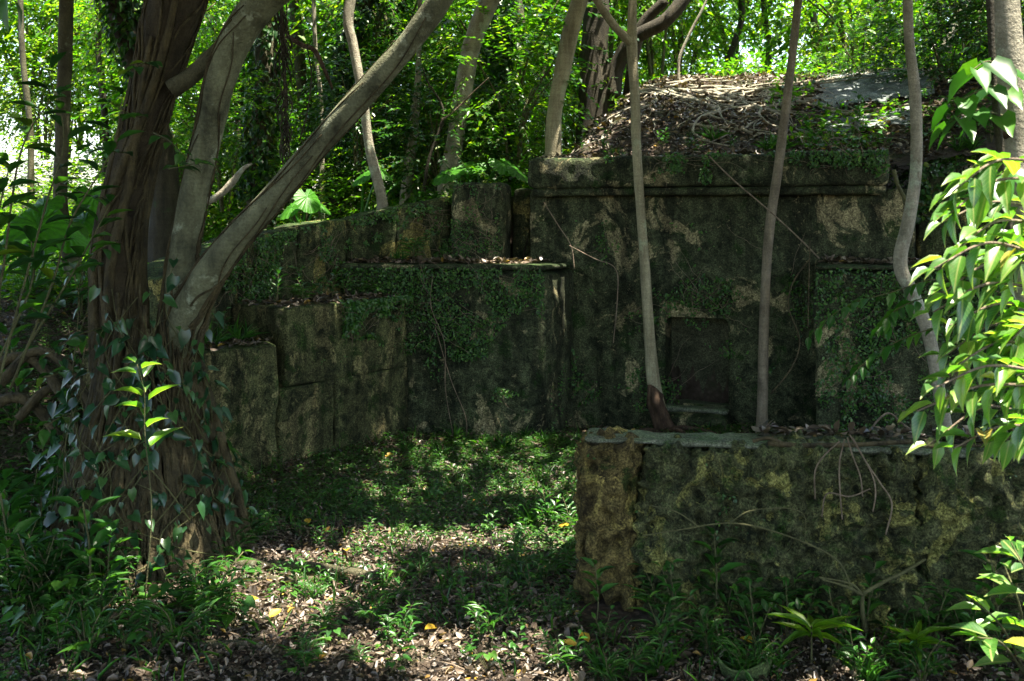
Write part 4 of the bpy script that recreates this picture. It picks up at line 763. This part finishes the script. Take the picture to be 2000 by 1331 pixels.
# vine with sunlit leaves at the right edge
br = []; rr_ = random.Random(31)
for y0 in range(340, 900, 40):
    x1 = np.interp(y0, [320, 450, 560, 700, 820, 900], [1890, 1850, 1840, 1820, 1810, 1870])+rr_.uniform(-25, 25); Yb = rr_.uniform(2.6, 3.15)
    br.append([P(2030, y0-20+rr_.uniform(-20, 20), Yb+.1), P((2030+x1)/2, y0-25, Yb), P(x1, y0+18+rr_.uniform(-10, 30), Yb-.08)])
for k in range(10): Yb = rr_.uniform(2.7, 3.2); y0 = rr_.uniform(420, 880); br.append([P(2060, y0, Yb), P(2010, y0-15, Yb), P(1960+rr_.uniform(-20, 20), y0+20, Yb)])
leafy('climbing_vine', P(1990, 1060, 3.2), 'glowing yellow-green vine leaves massed against the right edge trunk', 'vine', br, 'near', 'twig', .108, .044, T_VINE, 202, .005, 11, start=.1, hang=.3, up=.1, spread=.5, fan=True)
br = [[P(1990, 330, 3.2), P(1940, 345, 3.1), P(1880, 350, 3.05)], [P(1975, 180, 3.25), P(1930, 170, 3.15), P(1860, 205, 3.1)], [P(1975, 230, 3.25), P(1900, 215, 3.15), P(1855, 240, 3.1)], [P(1960, 140, 3.2), P(1930, 120, 3.1), P(1895, 140, 3.05)]]
leafy('climbing_vine', P(1990, 1000, 3.15), 'heart-shaped vine leaves hanging from the upper part of the right edge trunk', 'vine', br, 'weed', 'stem', .13, .085, T_HEART, 203, .004, 6, hang=.8, up=.1)
leafy('hanging_branch', P(1960, 610, 3.9), 'dark leafy sprays reaching left in front of the right stone block', 'branch', [[P(2010, 590, 3.9), P(1850, 545, 4.), P(1740, 572, 4.05), P(1650, 600, 4.1), P(1580, 655, 4.1)], [P(2010, 640, 3.9), P(1880, 635, 3.95), P(1780, 655, 4.), P(1700, 700, 4.05), P(1660, 740, 4.05)], [P(1870, 560, 4), P(1760, 600, 4), P(1720, 640, 4)]], 'weed', 'stem', .085, .036, T_OVAL, 204, .003, 19, hang=.4, up=.1, start=.25)
leafy('shrub', gpt(1990, 1250), 'bright leaved shrub cut off by the lower right corner', 'shrub', [[gpt(2010, 1330), P(1995, 1200, 3.2), P(1960, 1100, 3.2)], [gpt(2010, 1330), P(2010, 1150, 3.1), P(1975, 1060, 3.1)], [gpt(2010, 1330), P(1960, 1230, 3.2), P(1900, 1170, 3.2)], [gpt(2010, 1330), P(1960, 1260, 3.1), P(1910, 1245, 3.0)]], 'near', 'stem', .12, .055, T_OVAL, 205, .005, 9, hang=.4)
# shrub at the left edge
br = [[P(-40, 900, 4.3), P(30, 620, 4.3), P(90, 400, 4.3), P(125, 270, 4.3), P(95, 140, 4.3)], [P(-60, 800, 4.1), P(0, 560, 4.1), P(40, 300, 4.1), P(110, 180, 4.1)], [P(20, 760, 4.5), P(100, 560, 4.5), P(140, 430, 4.5), P(215, 300, 4.5), P(240, 190, 4.5)], [P(-60, 640, 4.), P(-10, 440, 4.), P(20, 320, 4.)], [P(40, 700, 4.6), P(150, 520, 4.6), P(215, 400, 4.6)], [P(-30, 760, 4.4), P(60, 560, 4.4), P(60, 460, 4.4)]]
leafy('shrub', (-2.3, 4.4, float(gz(-2.3, 4.4))), 'dark large-leaved shrub against the clearing at the left edge', 'shrub', br, 'leaf_deep', 'stem', .15, .062, T_OVAL, 206, .006, 15, start=.2, hang=.3)
leafy('branch', P(20, 0, 3.), 'dark out-of-focus leaf hanging in the upper left corner', 'branch', [[P(-80, -60, 2.8), P(0, -30, 2.8), P(20, -10, 2.8)]], 'leaf_deep', 'stem', .13, .04, T_LANCE, 207, .003, 3, hang=1.2, up=0)
# ivy on the fig
def fig_ivy():
    r = rng(44); e = empty('climbing_ivy', (base_p[1][0], base_p[1][1]-.5, 0), 'heart-leaved ivy climbing the root-wrapped base of the fig', 'ivy'); ps, tb = [], []
    for k in range(40):
        th = r.uniform(pi, 2*pi)*1.0; z0 = r.uniform(0, .8); z1 = z0+r.uniform(.3, 1.1); path = []
        for j in range(7):
            z = z0+(z1-z0)*j/6; rr = np.interp(z, [0, .27, .58, .85, 1.3, 1.9], [.58, .49, .41, .36, .30, .26]); a = th+.35*math.sin(j*.9+k); cx = np.interp(z, [0, 1.0, 1.9], [base_p[1][0], base_p[1][0]-.03, base_p[1][0]-.08]); path.append([cx+math.cos(a)*rr, base_p[1][1]+math.sin(a)*rr, z])
        tb.append(ptube(path, [.004, .003, .002], 20, 5)); sp = smooth_path(path, 13); ps.append(sp+r.normal(size=sp.shape)*.03)
    p = np.vstack(ps); p = p[r.random(len(p)) < .8]; n = len(p); o = nrm((p-np.array([base_p[1][0], base_p[1][1], 0]))*[1, 1, 0]); p = p+o*.03; D = nrm(rvec(r, n)*.6+[0, 0, -.6]+o*.3); N = nrm(o+rvec(r, n)*.7+[0, 0, .6]); s = r.uniform(.03, .095, n)
    V, Fs = leaves(p, D, N, s, s*.7, T_HEART); mk('foliage', V, Fs, M['leaf_ivy'], e); V, Fs = join(tb); mk('stem', V, Fs, M['stem'], e)
    e2 = empty('climbing_ivy', P(200, 700, 5.0), 'ivy sprigs sticking out from the upper left fig stem', 'ivy'); br = []
    for (x, y, dx, dy) in ((230, 470, -60, 60), (215, 390, -70, -30), (250, 300, -60, -20), (275, 230, -50, -35), (180, 560, -70, 40), (200, 640, -90, 60), (300, 120, -40, 20), (170, 720, -90, 30), (160, 800, -80, 60), (330, 330, 60, -20), (300, 260, 50, 50), (190, 520, -60, -10)):
        br.append([P(x, y, 5.15), P(x+dx*.6, y+dy*.3, 5.0), P(x+dx*1.3, y+dy, 4.9)])
    LP = [branch_leaves(np.array(b), 7, .095, .052, T_OVAL, r, hang=.4) for b in br]; V, Fs = join(LP); mk('foliage', V, Fs, M['leaf_deep'], e2)
    V, Fs = join([ptube(b, [.004, .003, .002], 12, 5) for b in br]); mk('stem', V, Fs, M['stem'], e2)
fig_ivy()
def trunk_ivy(tr, p, r_, label, n, s, seed, mat='leaf_deep', lo=0., hi=1.):
    r = rng(seed); sp = smooth_path(p, 200); rr = np.interp(np.linspace(0, 1, 200), np.linspace(0, 1, len(r_)), r_); i = r.integers(int(200*lo), int(200*hi), n); a = r.uniform(0, 6.28, n); o = np.stack([np.cos(a), np.sin(a), 0*a], -1)
    q = sp[i]+o*(rr[i]+.01+r.random(n)*.07)[:, None]+r.normal(size=(n, 3))*.02; V, Fs = leaves(q, nrm(rvec(r, n)*.6+[0, 0, -.7]+o*.4), nrm(o+rvec(r, n)*.4+[0, 0, .5]), s*r.uniform(.7, 1.3, n), s*.62, T_HEART)
    tag(mk('climbing_ivy', V, Fs, M[mat]), label, 'ivy', kind='stuff')
def ivy_px(pts, label, n, s, seed, **k): p, r_ = pathpx(pts); trunk_ivy(None, p, r_, label, n, s, seed, **k)
ivy_px([(505, 385, 48, 10.5), (512, 250, 44, 10.5), (520, -30, 42, 10.7)], 'ivy clothing the upright trunk between the fig stems', 1500, .075, 81)
ivy_px([(988, 320, 34, 11), (975, 120, 30, 11), (972, -20, 28, 11)], 'ivy draping the dark trunk behind the pale leaning one', 1300, .08, 82)
ivy_px([(655, 380, 34, 11.5), (650, 250, 34, 11.5), (668, 120, 32, 11.5), (740, -60, 28, 11.5)], 'ivy on the dark mossy leaning trunk', 1500, .075, 83, mat='leaf_blue')
ivy_px([(290, 190, 52, 9.5), (245, 60, 50, 9.5), (225, -40, 50, 9.5)], 'ivy on the dark trunk behind the root-wrapped stem', 700, .07, 84)
ivy_px([(735, 300, 26, 12.5), (760, 60, 26, 12.5), (800, -40, 26, 12.5)], 'ivy on the farthest dark trunk', 800, .08, 85)

# elephant ears
def ear(parent, tip_dir, c, size, tilt, seed):
    """one heart-shaped ribbed blade on a stalk"""
    r = rng(seed); nth, nrg = 72, 7; th = np.linspace(-pi, pi, nth, endpoint=False); ro = .62+.38*np.cos(th/2)**1.2; ro = ro*(1-.55*np.exp(-((np.abs(th)-pi)/.30)**2)); ro *= (1+.015*np.cos(th*16))
    d = nrm(np.array([math.cos(tip_dir), math.sin(tip_dir), -tilt])); s = nrm(np.cross([0, 0, 1.], d)); u = np.cross(d, s); V = [np.zeros(3)]
    for k in range(1, nrg+1):
        f = k/nrg; x = np.cos(th)*ro*f; y = np.sin(th)*ro*f*.82; w = .035*f*np.cos(th*18)-.16*f*f*(np.cos(th)*.5+.5)-.10*y*y+.02*np.sin(th*3+seed); V += list(x[:, None]*d+y[:, None]*s+w[:, None]*u)
    V = np.array(V)*size+c; i = np.arange(nth); j = (i+1) % nth; Fs = [np.stack([0*i, 1+i, 1+j], 1)]
    Fs.append(np.concatenate([np.stack([1+k*nth+i, 1+(k+1)*nth+i, 1+(k+1)*nth+j, 1+k*nth+j], 1) for k in range(nrg-1)]))
    mk('leaf', V, Fs, M['taro'], parent)
def taro(label, base, blades):
    b = np.array(base, float); e = empty('elephant_ear_plant', b, label, 'plant')
    for k, (c, sz, az, tilt) in enumerate(blades):
        c = np.array(c, float); ear(e, az, c, sz, tilt, k); V, Fs = ptube([b, (b+c)/2+[0, 0, .08], c], [.014, .011, .007], 14, 6); mk('stalk', V, Fs, M['weed'], e)
def gb(px, Y): X = (px-1000)*Y/F; return (X, Y, float(surf(X, Y)))
taro('elephant-ear plant above the wall left of the lintel slab', gb(940, 9.3), [(P(880, 335, 9.1), .22, -2.3, .5), (P(985, 320, 9.2), .22, -.9, .5), (P(925, 322, 9.3), .18, -1.8, .4), (P(1010, 335, 9.1), .16, -.6, .6)])
taro('elephant-ear plant glowing behind the diagonal fig limb', gb(590, 8.9), [(P(600, 385, 8.7), .17, -.9, 1.1), (P(570, 405, 8.8), .15, -2.3, .8), (P(625, 400, 8.8), .13, -.3, .7)])
taro('lone elephant-ear leaf left of the thin crooked stem foot', gb(705, 9.2), [(P(712, 342, 9.0), .15, -2.4, .7), (P(745, 335, 9.1), .14, -.6, .6)])
taro('elephant-ear plant in dark shade by the slim left trunk', gb(60, 7.2), [(P(75, 440, 7.0), .30, -1.3, .8), (P(20, 470, 6.9), .26, -2.2, .6), (P(130, 455, 7.2), .24, -.6, .6), (P(85, 400, 7.3), .22, -1.9, .7)])
taro('elephant-ear plant catching light between the slim trunk and fig', gb(180, 7.9), [(P(185, 380, 7.7), .22, -.8, .7), (P(165, 430, 7.6), .20, -1.8, .7)])

# hanging and dead stems
def strand(name, label, pts, rad, mat, cat='vine', Y=None, n=30, hairy=False):
    p = np.array([P(*q) for q in pts]); parts = [ptube(p, rad, n, 6, bump=.3, freq=10)]
    if hairy:
        r = random.Random(3); sp = smooth_path(p, 60)
        for q in sp[::1]: parts.append(ptube([q, q+[r.uniform(-.05, .05), r.uniform(-.03, .03), -.08], q+[r.uniform(-.06, .06), 0, -.2]], [.006, .005, .002], 6, 4))
    V, Fs = join(parts); return tag(mk(name, V, Fs, M[mat]), label, cat)
strand('hanging_vine', 'shaggy dead vine hanging straight down behind the fig stem', [(548, -30, 5.6), (552, 60, 5.6), (556, 160, 5.6), (560, 280, 5.6)], [.012, .015, .012, .006], 'bark_dark', hairy=True)
strand('dead_branch', 'crooked dead branch reaching right beside the hanging vine', [(560, 70, 6.2), (590, 88, 6.2), (615, 100, 6.2), (635, 140, 6.2), (650, 175, 6.3)], [.018, .02, .018, .014, .008], 'bark_red', 'branch')
strand('thin_vine', 'thin curved vine hanging under the dead branch', [(600, 90, 6.1), (608, 150, 6.1), (600, 220, 6.1), (585, 275, 6.1)], .005, 'bark_dark')
strand('dead_branch', 'grey dead branch rising low behind the fig stem', [(405, 395, 7.6), (430, 380, 7.6), (455, 355, 7.6), (475, 330, 7.6), (492, 320, 7.6)], [.03, .03, .028, .018, .008], 'bark_pale', 'branch')
strand('bare_sapling', 'thin dark bare sapling bending between the two pale trunks', [(828, 375, 9.3), (838, 310, 9.3), (865, 235, 9.3), (860, 200, 9.3), (835, 160, 9.3), (825, 130, 9.3)], [.02, .018, .016, .012, .008, .004], 'bark_dark', 'sapling')
strand('bare_sapling', 'thin pale bare stem behind the pale lichen-spotted trunk', [(862, 235, 9.2), (890, 215, 9.2), (925, 180, 9.1), (955, 152, 9.)], [.012, .009, .006, .003], 'twig', 'sapling')
strand('thin_vine', 'long straight dry vine slanting down from the left end of the lintel', [(1062, 395, 7.6), (1090, 440, 7.6), (1115, 480, 7.6), (1122, 525, 7.6)], .004, 'twig')
strand('thin_vine', 'thin dry vine crossing the facade left of the forked stem', [(1112, 480, 7.55), (1160, 505, 7.55), (1202, 525, 7.55), (1206, 580, 7.55), (1198, 670, 7.6)], .004, 'twig')
strand('thin_vine', 'long dry vine slanting over the right part of the lintel', [(1385, 305, 7.3), (1430, 350, 7.3), (1500, 410, 7.2), (1560, 465, 7.1), (1600, 505, 7.0)], .005, 'twig')
strand('thin_vine', 'looping brown vine between the slender brown stem and right block', [(1582, 505, 7.0), (1550, 550, 7.), (1540, 600, 7.), (1562, 665, 7.), (1545, 720, 7.), (1505, 770, 7.)], .005, 'bark_root')
strand('thin_vine', 'straight vine dropping down the edge of the right block', [(1582, 470, 7.), (1580, 540, 7.), (1578, 640, 7.)], .004, 'bark_root')
strand('thin_vine', 'fine vine trailing down the face of the tall left block', [(845, 540, 7.9), (842, 600, 7.9), (868, 670, 7.9), (870, 760, 7.9), (885, 850, 7.95)], .003, 'twig')
strand('thin_vine', 'fine vine trailing to the foot of the tall left block', [(850, 640, 7.9), (880, 740, 7.9), (908, 810, 7.9), (912, 850, 7.95)], .003, 'twig')
strand('broken_branch', 'greenish broken branch leaning over the end of the lintel slab', [(1745, 332, 7.0), (1755, 365, 7.), (1772, 395, 7.)], .014, 'stem', 'branch')
strand('dry_stalk', 'bent dry stalk in front of the right block', [(1690, 850, 5.2), (1732, 808, 5.2), (1765, 830, 5.2), (1810, 862, 5.1)], .006, 'twig', 'stalk')
# shrub stems on the low wall
e = empty('leafless_shrub', gpt(1690, 1240), 'forked leafless stem with long arching twigs on the low wall', 'shrub'); Yt = 4.15
for pts, rt in (([(1690, 1235), (1684, 1190), (1685, 1160)], .011), ([(1685, 1160), (1720, 1140), (1765, 1118), (1808, 1092)], .009), ([(1685, 1162), (1650, 1145), (1605, 1132)], .008), ([(1685, 1165), (1665, 1150), (1640, 1100), (1590, 1068), (1500, 1035), (1420, 1022), (1330, 1035), (1255, 1047)], .0045),
                ([(1425, 1022), (1460, 1000), (1510, 993), (1548, 995), (1572, 1010), (1572, 1060)], .003), ([(1365, 1030), (1320, 1000), (1255, 985)], .003), ([(1684, 1160), (1660, 1140), (1600, 1128)], .006)):
    V, Fs = ptube([P(x, y, Yt) for x, y in pts], [rt, rt*.85, rt*.6], 30, 6, bump=.15); mk('stem', V, Fs, M['stem'], e)
for k, pts in enumerate(([(1640, 862), (1610, 890), (1592, 920), (1592, 975)], [(1650, 858), (1640, 900), (1640, 950), (1645, 1015)], [(1655, 855), (1665, 890), (1680, 930), (1685, 970)], [(1665, 855), (1690, 900), (1720, 945), (1742, 985), (1730, 1045)], [(1660, 850), (1700, 920), (1710, 960), (1705, 1000)], [(1700, 955), (1660, 970), (1615, 965), (1605, 1010)])):
    strand('hanging_rootlet', 'pale bare rootlet dangling over the low wall', [(x, y, 4.27) for x, y in pts], .0032, 'twig', 'root')['group'] = 'rootlets dangling over the low wall'
for k, (pts, rt, lb) in enumerate((([(1500, 866), (1560, 870), (1620, 870), (1690, 868), (1780, 862)], .011, 'long brown stick lying on the mortar cap'), ([(1470, 862), (1500, 856), (1530, 868)], .009, 'short crooked stick at the left of the mortar cap litter'), ([(1700, 880), (1800, 875), (1900, 870), (1960, 880)], .006, 'thin curved twig on the right part of the mortar cap'))):
    strand('fallen_stick', lb, [(x, y, 4.40) for x, y in pts], rt, 'bark_root', 'stick')
q = [gpt(690, 928), gpt(730, 931), gpt(775, 936)]; V, Fs = ptube([a+[0, 0, .03] for a in q], [.016, .014, .012], 16, 8, bump=.2); tag(mk('fallen_stick', V, Fs, M['bark_root']), 'short brown stick lying on the leaves in the courtyard', 'stick')
q = [gpt(1030, 868), gpt(1045, 850)+[0, 0, .1], gpt(1058, 845)+[0, 0, .16]]; V, Fs = ptube(q, [.01, .009, .007], 12, 6); tag(mk('fallen_stick', V, Fs, M['twig']), 'stick leaning at the foot of the tall left block', 'stick')
# pot shard half buried at the bottom
def shard():
    c = gpt(1455, 1318); n = 40; th = np.linspace(.5, 2.9, n); hs = np.linspace(-.05, .075, 12); V = []; 
    for thick in (0, .010):
        for h in hs:
            rr = .085+.25*(h+.05)-thick; hh = h*(.75+.25*np.sin(th*2.2)); V += list(np.stack([c[0]+np.cos(th)*rr, c[1]+.02-np.sin(th)*rr, c[2]+.02+hh], -1))
    V = np.array(V); m = len(hs); Fq = []
    for s in (0, 1):
        i = (s*m*n+np.arange(m-1)[:, None]*n+np.arange(n-1)[None]); Fq.append(np.stack([i, i+1, i+n+1, i+n], -1).reshape(-1, 4))
    a = (m-1)*n+np.arange(n-1); Fq.append(np.stack([a, a+1, a+1+m*n, a+m*n], 1))
    tag(mk('pot_shard', V, [np.concatenate(Fq)], M['moss_pot']), 'curved mossy shard of a clay pot half buried in leaves', 'shard')
M['moss_pot'] = stonemat('mossy_clay', (.05, .08, .03), (.11, .15, .05), (.2, .2, .1), (.05, .10, .02), .6, .5, 80., .004)
shard()

# ------------------------------------------------------------------ weeds and seedlings, copied
def weed_proto(kind, seed):
    r = rng(seed); LP, SP = [], []
    if kind == 'broad':
        for k in range(3):
            a = r.uniform(0, 6.28); h = r.uniform(.14, .26); path = np.array([[0, 0, -.01], [math.cos(a)*.02, math.sin(a)*.02, h*.5], [math.cos(a)*.06, math.sin(a)*.06, h]]); LP.append(branch_leaves(path, 7, .07, .034, T_OVAL, r, start=.35, hang=.2)); SP.append(ptube(path, [.003, .0025, .002], 8, 5))
    elif kind == 'lance':
        for k in range(5):
            a = r.uniform(0, 6.28); h = r.uniform(.12, .24); path = np.array([[0, 0, -.01], [math.cos(a)*.03, math.sin(a)*.03, h*.6], [math.cos(a)*.11, math.sin(a)*.11, h]]); LP.append(branch_leaves(path, 8, .085, .016, T_LANCE, r, start=.25, hang=.2)); SP.append(ptube(path, [.003, .0025, .002], 8, 5))
    elif kind == 'heart':
        n = 9; az = np.arange(n)*2.4; h = r.uniform(.04, .13, n); rr = r.uniform(.02, .1, n); tip = np.stack([np.cos(az)*rr, np.sin(az)*rr, h], -1); LP.append(leaves(tip, np.stack([np.cos(az), np.sin(az), -.2+0*az], -1), nrm(rvec(r, n)*.25+[0, 0, 1.]), r.uniform(.04, .07, n), r.uniform(.035, .06, n), T_HEART))
        for t_ in tip: SP.append(ptube([[0, 0, -.01], t_*[.6, .6, .6], t_], [.002, .0018, .0015], 6, 4))
    elif kind == 'tuft':
        n = 34; D = nrm(rvec(r, n)*[.7, .7, .1]+[0, 0, .8]); LP.append(leaves(rvec(r, n)*[.02, .02, 0], D, nrm(rvec(r, n)*[1, 1, .1]), r.uniform(.09, .22, n), .008, T_BLADE)); SP.append(ptube([[0, 0, -.02], [0, 0, .0], [0, 0, .03]], [.004, .003, .002], 5, 4))
    elif kind == 'sapling':
        h = .34; path = np.array([[0, 0, -.02], [.01, 0, h*.5], [0, .02, h]]); LP.append(branch_leaves(path, 10, .12, .045, T_OVAL, r, start=.4, hang=.15)); SP.append(ptube(path, [.004, .0035, .003], 10, 5))
    elif kind == 'crown':   # long strap leaves from a short stem
        n = 11; az = np.arange(n)*2.4; p = np.stack([0*az, 0*az, .10+.004*np.arange(n)], -1); LP.append(leaves(p, np.stack([np.cos(az), np.sin(az), r.uniform(.2, .9, n)], -1), nrm(rvec(r, n)*.1+[0, 0, 1.]), r.uniform(.13, .2, n), .034, T_LANCE)); SP.append(ptube([[0, 0, -.02], [0, 0, .06], [0, 0, .15]], [.004, .004, .003], 8, 5))
    e = empty({'broad': 'weed', 'lance': 'weed', 'heart': 'weed', 'tuft': 'grass_tuft', 'sapling': 'seedling', 'crown': 'seedling'}[kind], (0, 0, 0), 'x', 'weed' if kind in ('broad', 'lance', 'heart') else ('grass' if kind == 'tuft' else 'seedling'))
    V, Fs = join(LP); mk('foliage', V, Fs, M['leaf_light' if kind == 'crown' else 'weed'], e); V, Fs = join(SP); mk('stem', V, Fs, M['stem'], e); return e
WPR = {k: weed_proto(k, 300+i) for i, k in enumerate(('broad', 'lance', 'heart', 'tuft', 'sapling', 'crown'))}; WUSED = set()
WL = {'broad': 'oval-leaved weed', 'lance': 'narrow-leaved weed', 'heart': 'round-leaved weed', 'tuft': 'thin grass tuft', 'sapling': 'upright glossy seedling', 'crown': 'pale green strap-leaved seedling'}
def put(kind, loc, sc, where, rz=None):
    rz = rd.uniform(0, 6.28) if rz is None else rz; lab = WL[kind]+' '+where; grp = WL[kind]+'s '+where
    if kind in WUSED: return copy_tree(WPR[kind], loc, rz, sc, lab, grp)
    WUSED.add(kind); e = WPR[kind]; e.location = loc; e.rotation_euler = (0, 0, rz); e.scale = (sc,)*3; e['label'] = lab; e['group'] = grp; return e
rd = random.Random(77)
def region(n, x0, x1, y0, y1, kinds, where, sc=(.7, 1.3)):
    sc = (sc[0]*.72, sc[1]*.78)
    for _ in range(n): p = gpt(rd.uniform(x0, x1), rd.uniform(y0, y1)); put(rd.choice(kinds), tuple(p), rd.uniform(*sc), where)
region(28, 1150, 1960, 1205, 1290, ('broad', 'lance', 'sapling', 'broad', 'lance'), 'at the foot of the low coral wall', (.85, 1.55))
region(26, 1150, 1990, 1270, 1345, ('broad', 'tuft', 'lance'), 'below the low coral wall at the bottom edge', (.6, 1.1))
region(54, 0, 260, 950, 1200, ('broad', 'heart', 'lance', 'sapling'), 'left of the fig base', (1.1, 2.0))
region(40, 0, 460, 1120, 1300, ('heart', 'heart', 'broad', 'lance'), 'in the litter before the fig', (.9, 1.7))
region(16, 300, 520, 1040, 1110, ('lance', 'lance', 'broad'), 'against the aerial roots of the fig', (.9, 1.5))
region(46, 560, 1120, 1130, 1330, ('lance', 'broad', 'heart', 'broad'), 'in the sun-flecked foreground litter', (.55, 1.05))
region(46, 520, 1120, 900, 1100, ('broad', 'lance', 'broad', 'heart'), 'in the middle of the courtyard', (.5, 1.0))
region(18, 1010, 1120, 1000, 1190, ('tuft', 'broad', 'lance'), 'beside the corner stone of the low wall', (.7, 1.2))
region(14, 620, 1120, 860, 900, ('broad', 'tuft'), 'along the foot of the stone blocks', (.6, 1.))
put('crown', tuple(gpt(1585, 1300)), 1.1, 'bright before the low wall', .4); put('crown', tuple(gpt(1790, 1310)), .9, 'at the bottom right near the low wall', 1.1)
put('sapling', tuple(gpt(1395, 1215)), 1.1, 'tallest at the middle of the low wall'); put('sapling', tuple(gpt(1165, 1230)), .8, 'at the corner stone')
for px, Y in ((60, 5.6), (110, 5.9), (30, 6.2), (150, 6.4), (80, 6.8), (20, 5.2), (120, 5.3), (-10, 5.8), (60, 7.4), (130, 7.2), (180, 7.6), (0, 7.), (90, 6.2), (160, 6.9), (40, 4.9), (100, 4.9)):
    X = (px-1000)*Y/F; put(rd.choice(('broad', 'heart', 'lance', 'sapling')), (X, Y, float(gz(X, Y))), rd.uniform(1.0, 1.7), 'on the shaded bank at the left')
for s_, h_, k_ in ((.15, 1.12, 'lance'), (.4, 1.12, 'broad'), (.62, 1.12, 'broad'), (.9, 1.12, 'lance'), (1.15, 1.12, 'sapling'), (1.5, .88, 'tuft'), (1.75, .88, 'tuft'), (2.0, .88, 'tuft'), (1.62, .88, 'broad'), (2.25, .88, 'tuft')):
    q = A+dL*s_+bk*rd.uniform(.12, .3); put(k_, (q[0], q[1], h_), rd.uniform(.8, 1.2), 'on the flat tops of the stepped blocks')
for t_ in (1.35, 1.75, 2.1, 2.6, 2.9): 
    put(rd.choice(('sapling', 'broad')), (t_, 4.95, float(gz(t_, 4.95))+.05*0), rd.uniform(1.6, 2.1), 'standing just behind the low wall')
put('lance', (-.85, 8.45, 1.39), 1.3, 'alone on the tall left block'); put('tuft', (-.95, 8.45, 1.39), .7, 'on top of the tall left block')
for px in range(420, 860, 24):
    i = np.interp(px, [400, 500, 690, 880], [7.35, 7.9, 8.62, 8.95]); X = (px-1000)*i/F; put(rd.choice(('broad', 'heart', 'tuft', 'lance')), (X, i+.15, float(gz(X, i+.15))), rd.uniform(.7, 1.3), 'along the top of the retaining wall')
for k in range(26):
    t_ = rd.uniform(-.2, 4.6); b_ = rd.uniform(.12, .7); q = tp(t_, -b_); put(rd.choice(('broad', 'heart', 'tuft')), (q[0], q[1], float(surf(*q))), rd.uniform(.5, .95), 'at the front of the mound above the lintel')
for k in range(36):
    t_ = rd.uniform(1.9, 4.8); b_ = rd.uniform(.2, 1.3); q = tp(t_, -b_); put(rd.choice(('heart', 'heart', 'broad')), (q[0], q[1], float(surf(*q))), rd.uniform(.7, 1.2), 'on the right shoulder of the mound')
# yellow fallen leaves
for k, (x, y) in enumerate(((475, 1190), (525, 1225), (1150, 1275), (1130, 1283), (853, 1245), (675, 1088), (1090, 1040), (752, 905), (600, 1035), (1480, 1275), (1560, 1210))):
    p = gpt(x, y); r = rng(900+k); V, Fs = leaves(np.array([p+[0, 0, .04]]), np.array([[math.cos(k), math.sin(k), .1]]), np.array([[.1, -.3, 1.]]), np.array([.075]), np.array([.042]), T_DRY, np.array([.4]))
    tag(mk('fallen_leaf', V, Fs, M['yellow']), 'fresh yellow fallen leaf lying on the brown litter', 'leaf', 'yellow leaves fallen on the litter')
